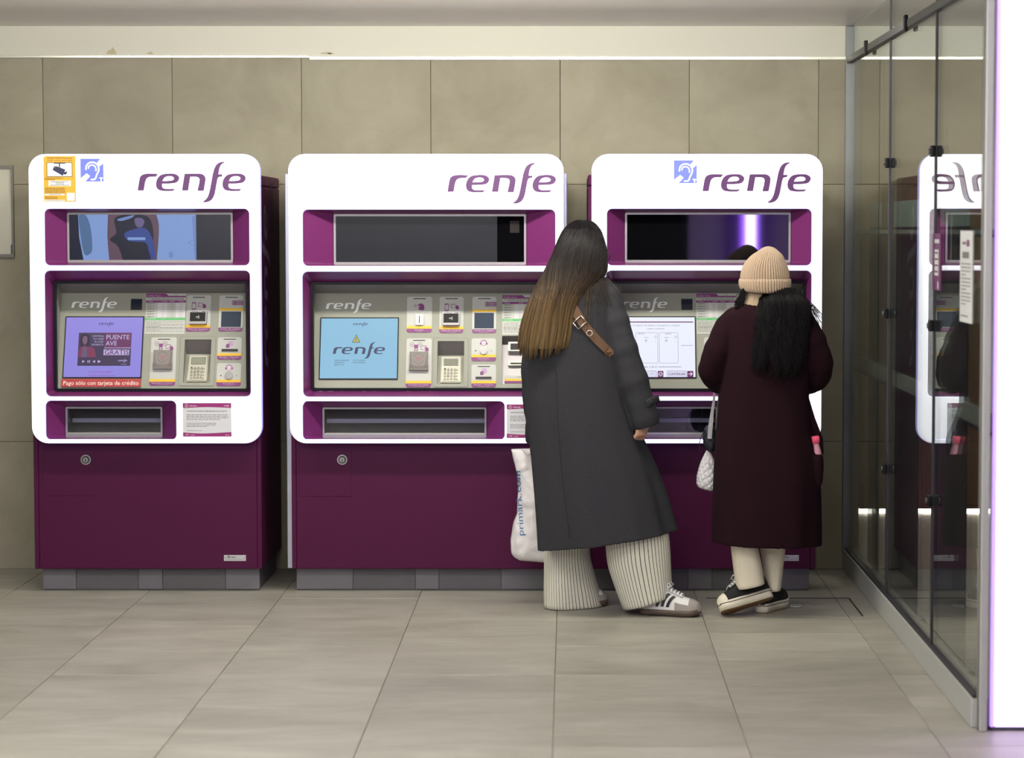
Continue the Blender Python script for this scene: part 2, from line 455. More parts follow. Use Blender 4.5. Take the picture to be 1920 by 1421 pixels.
wl = MB().box(-6, 4.2, YW+.012, YW+.25, 0, 2.80, M_grout2).build('wall_back', kind='structure')
for k in range(-6, 7):
    x0 = -.042+.6*k
    for z0, z1 in ((0, .6), (.6, 1.8), (1.8, 2.385)):
        g = .0022 if k == 0 else .0010
        d = rt.uniform(-.0012, .0012)
        if x0+.6 < XG+.06:
            tile_obj('wall_tile', wl, x0+g, x0+.599, YW+d, YW+.02, z0+.001, z1-.001, M_wall, 1)
        else:
            zz = .30 if z0 == 0 else z0
            tile_obj('wall_tile', wl, max(x0+.001, XG+.06), x0+.599, YW-.012+d, YW+.02, zz+.001, z1-.001, M_wall2, 1) if z1 > zz+.01 else None
tile_obj('wall_tile', wl, -.042+1.2+.001, XG+.058, YW, YW+.02, .001, .599, M_wall, 1)
tile_obj('wall_tile', wl, -.042+1.2+.001, XG+.058, YW, YW+.02, .601, 1.799, M_wall, 1)
tile_obj('wall_tile', wl, -.042+1.2+.001, XG+.058, YW, YW+.02, 1.801, 2.384, M_wall, 1)
# plaster band over the tiles with its stains, and the white metal edge strip
fr_band = Frame((0, YW-.004, 0), (1, 0, 0), (0, 0, 1))
MB().box(-6, 4.2, YW-.004, YW+.012, 2.385, 2.70, M_plaster).build('trim_1', kind='structure')
st = PB(fr_band, 400, 95)
M_stain = pm('plaster_stain', (186, 178, 146), rough=.9, var=.15, scale=80)
for x, w, h in ((209, 18, 12), (281, 12, 4), (611, 20, 4), (620, 12, 2)):
    st.poly(crom([(x-w/2, 100.6), (x-w*.3, 100-h*.5), (x-w*.05, 100.2-h*.6), (x+w*.12, 100-h), (x+w*.4, 100-h*.45), (x+w/2, 100.8)], 4), .0008, M_stain)
st.build('plaster_stain', bpy.data.objects['trim_1'])
M_strip = pm('edge_strip', (226, 226, 214), rough=.25, metal=.5, var=.05, scale=4)
xa = P(580, 103, YW).x
MB().box(-6, xa, YW-.012, YW+.012, 2.384, 2.396, M_strip, bev=.002).build('trim_2', kind='structure')
MB().box(xa+.001, XG, YW-.012, YW+.012, 2.375, 2.391, M_strip, bev=.002).build('trim_3', kind='structure')
MB().box(-6, 4.2, -6, YW+.3, 2.530, 2.75, M_ceil).build('ceiling', kind='structure')
MB().box(4.1, 4.3, -6, YW+.3, 0, 2.75, M_dark).build('wall_right', kind='structure')
MB().box(-6, 4.2, -6.2, -6, 0, 2.75, M_dark).build('wall_front', kind='structure')

# lit base recess of the far wall behind the glass
M_led = pm('led_strip', (255, 255, 255), var=0, emit=(255, 246, 236), estr=12.0)
MB().box(XG+.06, 4.1, YW-.004, YW+.010, .262, .284, M_led).box(XG+.06, 4.1, YW-.022, YW+.012, .286, .30, M_wall2).build('baseboard_back', kind='structure')
MB().box(XG+.06, 4.1, YW+.006, YW+.013, 0, .261, pm('recess_white', (238, 230, 220), rough=.6)).build('baseboard_right', kind='structure')

# glass partition ------------------------------------------------------------
win = thing('window_1', None, None, (XG, 9.45, 0)); win['kind'] = 'structure'
M_glass = glass_mat('pane_glass', (240, 243, 241), .05)
YM = [11.262, 9.83, 8.60, 7.645]
ZT = 2.375
for i in range(3):
    a, b = YM[i]-.006, YM[i+1]+.006
    MB().box(XG, XG+.010, b, a, .105, ZT-.02, M_glass).build('pane', win)
    MB().box(XG, XG+.010, b, a, ZT+.012, 2.528, M_glass).build('pane', win)
M_joint = pm('silicone_joint', (44, 42, 48), rough=.5)
for y in YM[1:3]:
    MB().box(XG-.004, XG+.016, y-.010, y+.010, .10, 2.528, M_joint).build('joint', win)
MB().box(XG-.016, XG+.030, 7.645, YW-.002, ZT-.018, ZT+.012, M_alud, bev=.002).build('transom', win)
MB().box(XG-.016, XG+.050, 7.645, YW-.002, 0, .095, M_alu, bev=.003).build('bottom_rail', win)
MB().box(XG-.010, XG+.020, 7.645, YW-.002, .095, .106, M_joint).build('gasket', win)
MB().box(XG-.020, XG+.012, YW-.035, YW-.001, .09, 2.528, pm('post_grey', (132, 134, 136), rough=.45, metal=.3, var=.03), bev=.002).build('post', win)
MB().box(XG+.012, XG+.030, YW-.035, YW-.001, .09, 2.528, M_joint).build('gasket', win)
MB().box(XG+.001, XG+.025, 7.58, 7.64, 0, 2.528, M_alu, bev=.003).box(XG-.001, XG+.002, 7.605, 7.613, 0, 2.528, M_joint).build('post', win)
def clip(y, z):
    mb = MB(); mb.box(XG-.020, XG-.004, y-.022, y+.022, z-.020, z+.020, M_black, bev=.004)
    mb.tube([(XG-.026, y, z), (XG-.018, y, z)], .010, M_alud, n=10)
    mb.box(XG+.016, XG+.028, y-.022, y+.022, z-.020, z+.020, M_black, bev=.003)
    mb.build('clip', win)
for y, pys, px in ((YM[1], (305, 587, 878), 1662), (YM[2], (283, 610, 938), 1747)):
    for py in pys: clip(y-.0, P(px, py, y).z)
for px, py in ((1628, 91), (1703, 43)):
    y = XG*F/(px-PXC); z = ZT-.003
    MB().box(XG-.026, XG-.012, y-.018, y+.018, z-.030, z+.032, M_black, bev=.003).build('clip', win)
# rails of the shop front frame just behind the panes
M_rail = pm('rail_grey', (150, 156, 148), rough=.5, var=.03)
for i, z in enumerate((.985, 1.585)):
    MB().box(XG+.03, XG+.05, 7.645, YW, z-.035 if i == 0 else z-.012, z+.022 if i == 0 else z+.004, M_rail).box(XG+.028, XG+.05, 7.645, YW, z-.05 if i == 0 else z-.02, z-.0355 if i == 0 else z-.0125, M_joint).build('rail', win)

# boards standing behind the glass
M_board = pm('board_back', (70, 68, 72), rough=.7, var=.06)
M_boardtop = pm('board_head', (176, 190, 180), rough=.5, var=.03)
for i, (y0, y1, lab) in enumerate(((10.88, 11.24, 'narrow dark display board behind farthest glass pane by back wall'), (9.66, 10.62, 'dark display board behind the middle glass pane, pale strip on top'),
                                   (8.48, 9.28, 'dark display board behind the nearest glass pane with notices on it'))):
    b = thing('display_board', lab, 'board', (XG+.105, (y0+y1)/2, 0), 'display boards behind the glass')
    MB().box(XG+.095, XG+.103, y0, y1, .02, 1.60, M_board, bev=.002).build('panel', b)
    MB().box(XG+.094, XG+.104, y0, y1, 1.60, 1.71, M_boardtop, bev=.002).build('header_strip', b, 'pale green grey header strip')
    for yy in (y0+.05, y1-.05): MB().box(XG+.07, XG+.14, yy-.02, yy+.02, 0, .02, M_alud).build('foot', b)

# notices stuck on the pane, facing the hall
frg = Frame((XG-.0012, 0, 0), (0, -1, 0), (0, 0, 1))
M_purp = pm('print_purple', (120, 32, 104), rough=.5, var=.03)
M_ink = pm('print_ink', (48, 44, 52), rough=.6, var=.03)
M_ink2 = pm('print_grey', (128, 124, 126), rough=.6, var=.03)
def notice(y0, y1, z0, z1, mb0): return PB(frg)
pb = PB(frg); u0, u1, z1, z0 = -8.03, -7.79, 1.585, 1.285
pb.k = (0, 0, u0, z1, u1-u0, -(z1-z0))
pb.box3(0, 0, 1, 1, .0, .0015, M_white); pb.rect(.55, .10, .78, .17, .002, M_purp); pb.rect(.2, .12, .5, .15, .002, M_ink2)
pb.rect(.2, .23, .75, .30, .002, M_ink2)
for i in range(12): pb.smallprint(.12, .9, .36+i*.04, .012, .002, M_ink2, i, 1 if i % 4 < 3 else .5)
pb.smallprint(.12, .7, .93, .015, .002, M_ink2, 77)
pb.build('paper_notice', None, 'white printed paper notice taped to the nearest glass pane', 'notice', loc=(XG, -(u0+u1)/2, z0))
pb = PB(frg); u0, u1, z1, z0 = -8.645, -8.455, 1.575, 1.375
pb.k = (0, 0, u0, z1, u1-u0, -(z1-z0))
pb.box3(0, 0, 1, 1, .0, .0015, M_purp); pb.rect(.25, .10, .85, .17, .002, M_white); pb.rect(.22, .28, .78, .74, .002, M_white)
for i in range(4): pb.smallprint(.28, .72, .34+i*.11, .03, .0025, M_purp, i)
pb.disc(.72, .91, .08, .002, M_white)
pb.build('purple_notice', None, 'small purple and white notice stuck to the glass beside the second clip row', 'notice', loc=(XG, -(u0+u1)/2, z0))

# tall light box in the right foreground ---------------------------------------
lb = thing('light_box', 'tall glowing white and violet light box in the right foreground beside the glass', 'light box', (1.72, 7.64, 0))
M_glow = pm('glow_panel', (250, 245, 255), var=0, rough=.4, emit=(216, 186, 255), estr=2.3)
M_glowedge = pm('glow_edge', (220, 200, 255), var=0, rough=.4, emit=(186, 150, 240), estr=.85)
fr_lb = Frame((0, 7.60, 0), (1, 0, 0), (0, 0, 1))
MB().box(1.342, 2.2, 7.62, 7.68, .03, 2.52, M_alu, bev=.003).build('case', lb)
MB().box(1.350, 2.19, 7.592, 7.62, .012, 2.51, M_glow, bev=.006).build('glow_panel', lb)
MB().box(1.338, 1.350, 7.597, 7.62, .012, 2.51, M_glowedge).build('edge_diffuser', lb)
MB().box(1.342, 2.2, 7.60, 7.66, 0, .03, M_alud).build('base', lb)

# lamp column far behind the camera; the black screens mirror it
lc = thing('lamp_column', 'white and violet lamp column behind the camera mirrored in the third screen', 'lamp', (1.80, -3.0, 0))
M_tube = pm('tube_white', (255, 255, 255), var=0, emit=(236, 216, 255), estr=40)
M_viol = pm('tube_violet', (150, 80, 255), var=0, emit=(138, 70, 230), estr=9)
MB().tube([(1.80, -2.95, .05), (1.80, -2.95, 2.5)], .05, M_tube, n=12).build('tube', lc)
MB().box(1.70, 1.90, -3.1, -3.05, 0, 2.53, M_viol).build('reflector', lc)
MB().box(1.2, 3.4, -3.4, -3.3, 0, 2.53, pm('column_wall', (190, 180, 200), rough=.6)).build('back_wall', lc)
MB().box(1.55, 2.05, -3.2, -3.0, 0, .05, M_alud).build('base', lc)

# wall panel at the left edge ---------------------------------------------------
frw = Frame((0, YW-.0012, 0), (1, 0, 0), (0, 0, 1))
wp = thing('wall_panel', 'cream access panel in a grey metal frame on the tiled wall at far left', 'wall panel', P(-30, 396, YW))
pb = PB(frw, 10, 396); M_cream = pm('cream_panel', (206, 204, 186), rough=.5, var=.03, scale=8)
M_frame = pm('panel_frame', (128, 126, 120), rough=.45, metal=.4)
pb.box3(-110, 316, 23, 476, 0, .010, M_cream); pb.build('panel', wp)
pb = PB(frw, 10, 396)
for r in ((-114, 310, 27, 316), (-114, 476, 27, 482), (23, 316, 27, 476), (-114, 316, -110, 476)): pb.box3(*r, 0, .022, M_frame)
pb.build('frame', wp)
pb = PB(frw, 10, 396); pb.box3(21.5, 458, 24.5, 476, .010, .024, pm('hinge', (84, 82, 80), rough=.4, metal=.7)); pb.build('hinge', wp)

# floor hatch --------------------------------------------------------------------
fh = thing('floor_hatch', 'square floor access cover with steel edge and lift ring right of the machines', 'floor hatch', (1.12, 10.2, 0))
def fp(px, py):
    c = V((0, 0, ZC)); d = P(px, py, 1.0)-c; t = -ZC/d.z; return c+d*t
a, b = fp(1590, 1121), fp(1622, 1155); x1 = (a.x+b.x)/2; x0 = x1-.62; y1 = a.y; y0 = b.y
mb = MB()
for q in ((x0, x1, y1-.006, y1), (x1-.006, x1, y0, y1-.006)): mb.box(*q, -.002, .0022, pm('hatch_steel', (60, 56, 54), rough=.5, metal=.7))
mb.box(x0, x1-.006, y0, y0+.004, -.002, .0015, M_ink2)
mb.build('hatch_edge', fh)
q = fp(1492, 1137); mb = MB()
mb.tube([(q.x+.026*cos(2*PI*i/20), q.y+.026*sin(2*PI*i/20), .004) for i in range(21)], .003, M_alu, n=6)
mb.tube([(q.x, q.y, .0005), (q.x, q.y, .003)], .020, M_alud, n=16)
mb.build('lift_ring', fh)
# ------------------------------------------------------------------ ticket machines
YF, YB = 10.44, 10.535                     # glowing front plate, purple body front
M_body = pm('purple_body', (76, 18, 58), rough=.5, spec=.18, var=.05, scale=14, bump=.05, bscale=500)
M_rec = pm('purple_recess', (112, 40, 100), rough=.32, var=.04, scale=14)
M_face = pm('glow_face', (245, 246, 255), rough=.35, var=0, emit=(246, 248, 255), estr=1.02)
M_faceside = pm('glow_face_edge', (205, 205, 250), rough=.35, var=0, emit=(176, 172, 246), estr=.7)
M_logo = pm('logo_purple', (84, 40, 96), rough=.45, var=0, emit=(60, 30, 84), estr=.12)
M_bezel = pm('screen_frame', (150, 146, 150), rough=.42, metal=.3, var=.03)
M_blackscr = pm('black_screen', (9, 9, 12), rough=.025, var=0, spec=.55)
M_navy = pm('black_bezel', (13, 12, 24), rough=.45, var=.1, spec=.2)
M_panel = pm('control_panel', (148, 150, 138), rough=.5, var=.04, scale=12, bump=.03, bscale=400)
M_panel_shade = pm('panel_shade', (112, 108, 108), rough=.35, var=.05)  # panel grey with shade put into the colour, for header and niche tops
M_card = pm('card_white', (186, 188, 184), rough=.4, var=.02)
M_yel = pm('print_yellow', (232, 184, 28), rough=.45, var=.03)
M_prp = pm('card_purple', (124, 44, 118), rough=.45, var=.03)
M_silver = pm('silver_logo', (242, 247, 250), rough=.4, var=.02)
M_plinth = pm('plinth', (104, 102, 106), rough=.6, var=.10, scale=5, bump=.06, bscale=60)
M_plinth2 = pm('plinth_light', (122, 120, 126), rough=.6, var=.08, scale=5, bump=.06, bscale=60)
M_flap = pm('clear_flap', (124, 118, 116), rough=.18, var=.05, spec=.6)
M_keys = pm('steel_keys', (186, 184, 172), rough=.3, metal=.7, var=.04)
M_slot = pm('slot_dark', (26, 22, 28), rough=.6, var=.1)
M_bluegl = pm('reader_glass', (58, 70, 88), rough=.08, var=.04, spec=.7)
M_green = pm('print_green', (84, 178, 104), rough=.5, var=.03)
M_orange = pm('sticker_amber', (222, 168, 48), rough=.45, var=.03, emit=(236, 176, 40), estr=.06)
M_ear = pm('ear_blue', (96, 108, 210), rough=.45, var=0, emit=(96, 112, 226), estr=.45)
M_earw = pm('ear_white', (240, 240, 250), rough=.45, var=0, emit=(240, 240, 255), estr=.6)
M_red = pm('print_red', (172, 54, 54), rough=.45, var=.03)
M_brown = pm('print_brown', (96, 66, 24), rough=.5, var=.03)
M_steel = pm('lock_steel', (190, 190, 194), rough=.22, metal=.95, var=.03)
M_silver_trim = pm('silver_trim', (176, 178, 190), rough=.35, metal=.6, var=.03)

FRF = Frame((0, YF, 0), (1, 0, 0), (0, 0, 1))
FRB = Frame((0, YB, 0), (1, 0, 0), (0, 0, 1))
_a = P(1067, 729, 10.53); _b = P(1067, 549, 10.67)
FRP = Frame((0, _a.y, _a.z), (1, 0, 0), (0, _b.y-_a.y, _b.z-_a.z))

def RW(x0, y0, x1, y1, Y):
    """picture rectangle on an upright plane to metres"""
    ym = (y0+y1)/2; xm = (x0+x1)/2
    return P(x0, ym, Y).x, P(x1, ym, Y).x, P(xm, y1, Y).z, P(xm, y0, Y).z

def funnel(mb, o, i, ri, ro, m, yo, yi, sides='lrtb'):
    """slanting walls between an opening in the front plate and a smaller frame set back"""
    A = rrect(*o, ro); B = rrect(*i, ri)
    mb.loft([[V((p[0], yo, p[1])) for p in A], [V((p[0], yi, p[1])) for p in B]], m, False, False, False)

def frame_ring(mb, o, i, r, m, y0, y1):
    """flat picture frame between rectangles o and i"""
    A = rrect(*o, r); B = rrect(*i, r*.5)
    R = [[V((p[0], y1, p[1])) for p in A], [V((p[0], y0, p[1])) for p in A], [V((p[0], y0, p[1])) for p in B], [V((p[0], y1, p[1])) for p in B]]
    mb.loft(R, m, False, False, False)

def hand_icon(pb, x, y, s, h, m, flip=1):
    pb.poly(crom([(x+s*flip*(a), y+s*b) for a, b in ((.5, .38), (.5, -.15), (.2, -.40), (-.15, -.35), (-.3, -.12), (.02, -.12), (-.12, .02), (-.3, .05), (-.12, .2), (-.2, .35), (.1, .42))], 3), h, m)

def card(pb, x0, y0, x1, y1, txt, sub, slot=True, yel=None):
    """printed guide plate with a slot mark, amber and purple bands"""
    r = 4
    pb.slab(rrect(x0, x1, y0, y1, r), 0, .0025, M_card)
    ph = 7.0; yh = 5.0
    pb.poly([(x0, y1-ph), (x1, y1-ph)]+[(x1-r+r*cos(t), y1-r+r*sin(t)) for t in (0, .5, 1.05, 1.57)]+[(x0+r-r*sin(t), y1-r+r*cos(t)) for t in (0, .5, 1.05, 1.57)], .003, M_prp)
    if yel: pb.rect(x0, yel-2.2, x1, yel+2.2, .003, M_yel)
    else: pb.rect(x0, y1-ph-yh, x1, y1-ph, .003, M_yel)
    if slot: pb.rect((x0+x1)/2-11.5, y0+3.0, (x0+x1)/2+11.5, y0+4.6, .003, M_ink)
    w = min((x1-x0)*.8, len(txt)*2.3)
    pb.text(txt, (x0+x1)/2-w/2, (x0+x1)/2+w/2, y1-3.5, 2.3, .0034, M_card)
    pb.text(sub, (x0+x1)/2-w*.28, (x0+x1)/2+w*.28, y1-.9, 1.2, .0034, M_card)

def build_machine(label, xs, wide, off, variant):
    """xs maps names to picture coordinates; narrow machines are laid out on the left one and moved by off"""
    O = (off, 0, 0)
    g = xs
    fx0, fx1 = P(g['face'][0], 560, YF).x+off, P(g['face'][1], 560, YF).x+off
    root = thing('ticket_machine', label, 'ticket machine', ((fx0+fx1)/2, YB, 0), 'ticket machines along the tiled wall')
    def mk(): return MB(O)
    def pk(fr, ax, ay): return PB(fr, ax, ay, O)
    # --- body shell
    bx0, bx1, _, _ = RW(g['body'][0], 900, g['body'][1], 1000, YB)
    zb = P(300, 1066, YB).z; zt = P(300, 327, YB).z; zf = P(300, 838, YF).z
    zm = P(300, 815, YB).z
    mb = mk(); mb.box(bx0+.02, bx1-.02, YB, YB+.03, zb, zm, M_body, bev=.004); mb.build('front_panel', root)
    for x0, x1, nm in ((bx0, bx0+.02, 0), (bx1-.02, bx1, 1)):
        mb = mk(); mb.box(x0, x1, YB, YW-.02, zb, zt-.05, M_body, bev=.003); sp = mb.build('side_panel', root)
        if nm == 1:
            frs = Frame((bx1+.0008, 0, 0), (0, 0, 1), (0, -1, 0))
            pb = PB(frs, off=O); pb.k = (0, 0, 0, 0, 1, -1)
            z0 = P(490, 694, YB).z; z1 = P(490, 383, YB).z
            pb.logo(z0, 10.60, z1, 10.60+.275, .0006, pm('side_logo', (118, 104, 128), rough=.45)); pb.build('side_logo', sp)
            mb = mk()
            for i in range(5):
                for j in range(9):
                    yy = 10.93+i*.022; zz = 1.60+j*.024-(i % 2)*.012
                    mb.tube([(bx1-.002, yy, zz), (bx1+.0015, yy, zz)], .008, M_slot, n=6)
            mb.build('vent_grid', sp, kind='stuff')
    mb = mk(); mb.box(bx0, bx1, YB, YW-.02, zt-.047, zt, M_body, bev=.006); mb.build('top_cover', root)
    mb = mk(); mb.box(bx0+.03, bx1-.03, YW-.05, YW-.022, zb, zt-.06, M_body); mb.build('back_panel', root)
    mb = mk(); mb.box(bx0+.02, bx1-.02, YB+.03, YW-.05, zb, zb+.01, M_body); mb.build('floor_panel', root)
    if wide:
        for a, b in ((537, 547), (1056, 1063)):
            x0, x1, _, _ = RW(a, 700, b, 800, YB+.02)
            mb = mk(); mb.box(x0, x1, YB+.02, YB+.30, zb, zt+.006, M_silver_trim, bev=.003); mb.build('side_trim', root, 'silver side trim')
    # --- plinth of separate cover plates
    px0, px1, pz0, pz1 = RW(g['plinth'][0], 1066, g['plinth'][-1], 1106, 10.60)
    mb = mk(); mb.box(px0+.004, px1-.004, 10.606, YW-.05, 0, zb, M_plinth); mb.build('plinth', root)
    for i, (a, b) in enumerate(zip(g['plinth'][:-1], g['plinth'][1:])):
        xa, xb, _, _ = RW(a, 1066, b, 1106, 10.60)
        mb = mk(); mb.box(xa+.001, xb-.001, 10.598+(.003 if i % 2 else 0), 10.608, .006, zb-.002, M_plinth if i % 2 else M_plinth2, bev=.0012)
        for q in ((xa+.012, xb-.012) if i % 2 else ()): mb.ball((q, 10.600, .055), .003, M_steel, 8, 5)
        mb.build('plinth_plate', root)
    # --- lower door: hatch, lock, rating plate
    hx0, hx1, hz0, hz1 = RW(*g['hatch'], YB)
    mb = mk()
    mb.box(hx0, hx1, YB-.0016, YB+.004, hz0, hz1, M_body, bev=.0008)
    hp = mb.build('hatch', root)
    lx, ly = g['lock']; c = P(lx, ly, YB)
    mb = mk()
    mb.tube([(c.x, YB-.001, c.z), (c.x, YB-.010, c.z)], [.0235, .0225], M_steel, n=24)
    mb.tube([(c.x, YB-.0095, c.z), (c.x, YB-.0125, c.z)], [.0165, .0165], M_slot, n=20)
    mb.tube([(c.x, YB-.012, c.z), (c.x, YB-.016, c.z)], [.0125, .0115], M_steel, n=18)
    mb.box(c.x-.002, c.x+.002, YB-.0168, YB-.0155, c.z-.007, c.z+.004, M_slot)
    mb.build('lock', hp, 'round chrome lock')
    x0, y0, x1, y1 = g['plate']; pb = pk(FRB, (x0+x1)/2, (y0+y1)/2)
    pb.box3(x0, y0, x1, y1, 0, .0015, pm('rating_plate', (196, 196, 198), rough=.4, metal=.3)); pb.disc(x0+9, y0+3.4, 2.6, .002, M_ink2); pb.smallprint(x0+13, x0+22, y0+4, 1.6, .002, M_ink, 12)
    pb.smallprint(x0+3, x1-3, y1-2.6, .8, .002, M_ink2, 3); pb.disc(x0+3, y0+5, .8, .002, M_ink); pb.disc(x1-3, y0+5, .8, .002, M_ink)
    pb.build('rating_plate', root)
    # --- glowing front plate with three openings
    fo = RW(*[g['face'][0], 288, g['face'][1], 831], YF)
    loops = [rrect(*fo, .072, 8)]; holes = [RW(*g[k], YF) for k in ('h1', 'h2', 'h3')]
    for h in holes: loops.append(rrect(*h, .022, 6))
    mb = mk(); plate(mb, FRF, loops, 0, .05, M_face, M_faceside, bev=.008); face = mb.build('face_plate', root, 'white glowing front plate')
    # --- upper display in its recess
    o1 = holes[0]; d1 = RW(*g['d1'], YB)
    s1 = (d1[0]+.009, d1[1]-.009, d1[2]+.012, d1[3]-.009)
    mb = mk(); funnel(mb, (o1[0]+.001, o1[1]-.001, o1[2]+.001, o1[3]-.001), d1, .006, .022, M_rec, YF+.008, YB); r1 = mb.build('upper_recess', root)
    mb = mk(); frame_ring(mb, d1, s1, .006, M_bezel, YB-.006, YB+.02); mb.build('screen_frame', r1, 'grey screen frame')
    sx0, sx1, sz0, sz1 = s1
    frs = Frame((sx0, YB-.001, sz1), (1, 0, 0), (0, 0, 1))
    pb = PB(frs, off=O); w, hgt = sx1-sx0, sz1-sz0; pb.k = (0, 0, 0, 0, w, -hgt)
    if variant == 'left':
        S = lambda n, c, e=.62: screen_mat(n, c, e)
        base = S('scr_blue', (150, 184, 250)); dk = S('scr_navy', (26, 30, 58)); dk2 = S('scr_dark', (30, 34, 52)); gy = S('scr_slate', (92, 128, 176)); br = S('scr_brown', (112, 84, 104)); jk = S('scr_jacket', (60, 84, 168)); sk = S('scr_skin', (120, 108, 160)); pl = S('scr_pale', (132, 160, 226))
        pb.rect(0, 0, 1, 1, 0, base); pb.rect(0, 0, .055, 1, .0004, dk); pb.poly([(.055, .0), (.055, 1), (.085, 1), (.06, .5)], .0004, dk)
        pb.poly(crom([(.06, .0), (.105, .03), (.132, .3), (.14, .75), (.12, .88), (.09, .86), (.07, .5)], 6), .0006, gy)
        pb.poly(crom([(.24, 0, 1), (.54, 0, 1), (.555, .3), (.54, 1, 1), (.245, 1, 1), (.235, .5)], 5), .0006, br)
        pb.poly(crom([(.28, .1), (.34, .0), (.44, -.0), (.50, .1), (.52, .45), (.50, 1, 1), (.33, 1, 1), (.30, .7), (.25, .55), (.29, .4)], 5), .0008, dk)
        pb.poly(crom([(.30, .10), (.40, .01), (.38, .08), (.32, .14)], 4), .0009, pl)
        pb.poly(crom([(.41, .08), (.45, .08), (.465, .16), (.45, .27), (.42, .27), (.405, .16)], 5), .001, sk)
        pb.poly(crom([(.34, .42), (.40, .32), (.47, .30), (.51, .5), (.53, .9), (.51, 1), (.49, .8), (.47, .62), (.37, .58)], 5), .001, jk)
        pb.rect(.36, .50, .47, .56, .0012, base); pb.poly([(.36, .62), (.46, .60), (.45, .95), (.38, .95)], .0011, dk2)
        pb.rect(.785, 0, 1, 1, .0006, dk2); pb.poly([(.76, .05), (.785, 0), (.785, 1), (.775, 1)], .0005, pl); pb.rect(.615, .82, .64, .95, .0006, pl)
        pb.ring(.80, .62, .058, .064, .0008, S('scr_green', (92, 168, 206)), 24, 100, 250)
    elif variant == 'middle':
        pb.rect(0, 0, .857, 1, 0, pm('dull_screen', (22, 24, 30), rough=.3, var=.45, scale=5, emit=(40, 42, 52), estr=.25, spec=.15, stretch=(1, 1, 2.5)))
        pb.rect(.857, 0, 1, 1, 0, M_blackscr); pb.rect(.925, .10, .975, .36, .0005, pm('scr_patch', (44, 38, 38), rough=.5, spec=.1))
    else:
        pb.rect(0, 0, 1, 1, 0, M_blackscr)
    pb.build('display_screen', r1)
    # --- middle recess: black bezel, header, tilted control panel
    o2 = holes[1]; d2 = RW(*g['d2'], YB-.01)
    i2 = (d2[0]+.012, d2[1]-.012, d2[2]+.012, d2[3]-.012)
    mb = mk(); funnel(mb, (o2[0]+.001, o2[1]-.001, o2[2]+.001, o2[3]-.001), d2, .012, .022, M_rec, YF+.008, YB-.01); r2 = mb.build('middle_recess', root)
    mb = mk(); frame_ring(mb, d2, i2, .014, M_navy, YB-.018, YB+.005); mb.build('bezel', r2, 'black window bezel')
    # header and side walls of the niche
    fu0, fw0 = FRP.hit(g['panel'][0], 729); fu1, _ = FRP.hit(g['panel'][1], 729); _, fw1 = FRP.hit(1067, 549)
    fu0 = i2[0]-FRP.o.x-.006; fu1 = i2[1]-FRP.o.x+.006
    tl, tr = FRP.pt(fu0, fw1), FRP.pt(fu1, fw1); bl, br_ = FRP.pt(fu0, fw0-.004), FRP.pt(fu1, fw0-.004)
    A = V((fu0+FRP.o.x, YB-.004, i2[3]+.004)); B = V((fu1+FRP.o.x, YB-.004, i2[3]+.004))
    Cc = V((fu0+FRP.o.x, YB-.004, i2[2]-.004)); D = V((fu1+FRP.o.x, YB-.004, i2[2]-.004))
    mb = mk(); mb.add([A, B, tr, tl], [(0, 1, 2, 3)], M_panel_shade)
    mb.add([A, tl, bl, Cc], [(0, 1, 2, 3)], M_panel); mb.add([B, tr, br_, D], [(0, 3, 2, 1)], M_panel)
    mb.add([Cc, D, br_, bl], [(0, 1, 2, 3)], M_navy); mb.build('niche', r2)
    # panel plate with holes for the keypad niche and note slots
    def fr_rect(x0, y0, x1, y1):
        cx, cy = (x0+x1)/2, (y0+y1)/2; pb_ = PB(FRP, cx, cy); a = pb_.uw(x0, y1); b = pb_.uw(x1, y0); return a[0], b[0], a[1], b[1]
    kp = fr_rect(*g['pin']); loops = [[(fu0, fw0-.004), (fu1, fw0-.004), (fu1, fw1), (fu0, fw1)], rrect(*kp, .003, 2)]
    if 'notes' in g: nt_ = fr_rect(*g['notes']); loops.append(rrect(*nt_, .003, 2))
    mb = mk(); plate(mb, FRP, loops, 0, .004, M_panel); cp = mb.build('control_panel', root, 'grey control panel under a purple hood')
    # keypad niche
    mb = mk(); u0, u1, w0, w1 = kp; q = lambda u, w, h: FRP.pt(u, w, h)
    def niche(mb, u0, u1, w0, w1, dt, db, wtop, mats):
        wt = w1-(w1-w0)*wtop
        mb.add([q(u0, w1, 0), q(u1, w1, 0), q(u1, wt, -dt), q(u0, wt, -dt)], [(0, 1, 2, 3)], mats[0])
        mb.add([q(u0, wt, -dt), q(u1, wt, -dt), q(u1, w0, -db), q(u0, w0, -db)], [(0, 1, 2, 3)], mats[1])
        mb.add([q(u0, w1, 0), q(u0, wt, -dt), q(u0, w0, -db), q(u0, w0, 0)], [(0, 1, 2, 3)], mats[2])
        mb.add([q(u1, w1, 0), q(u1, wt, -dt), q(u1, w0, -db), q(u1, w0, 0)], [(3, 2, 1, 0)], mats[2])
        mb.add([q(u0, w0, 0), q(u1, w0, 0), q(u1, w0, -db), q(u0, w0, -db)], [(3, 2, 1, 0)], mats[1])
    niche(mb, u0, u1, w0, w1, .055, .012, .26, (M_panel_shade, M_panel, M_panel)); pinn = mb.build('pin_niche', cp)
    x0, y0, x1, y1 = g['pin']; cx, cy = (x0+x1)/2, (y0+y1)/2
    pb = pk(FRP, cx, cy)
    fl2 = [rrect(x0-8, x1+8, y0-6, y1+6, 4), rrect(x0, x1, y0, y1, 1)]
    vs, fs = filled(fl2); pb.face(vs, fs, .002, M_panel)
    pb.ring(cx, cy, 0, 0, .002, M_panel)
    L_ = rrect(x0-8, x1+8, y0-6, y1+6, 4); pb.line(L_+[L_[0]], .7, .0022, M_ink2); pb.build('pin_surround', cp)
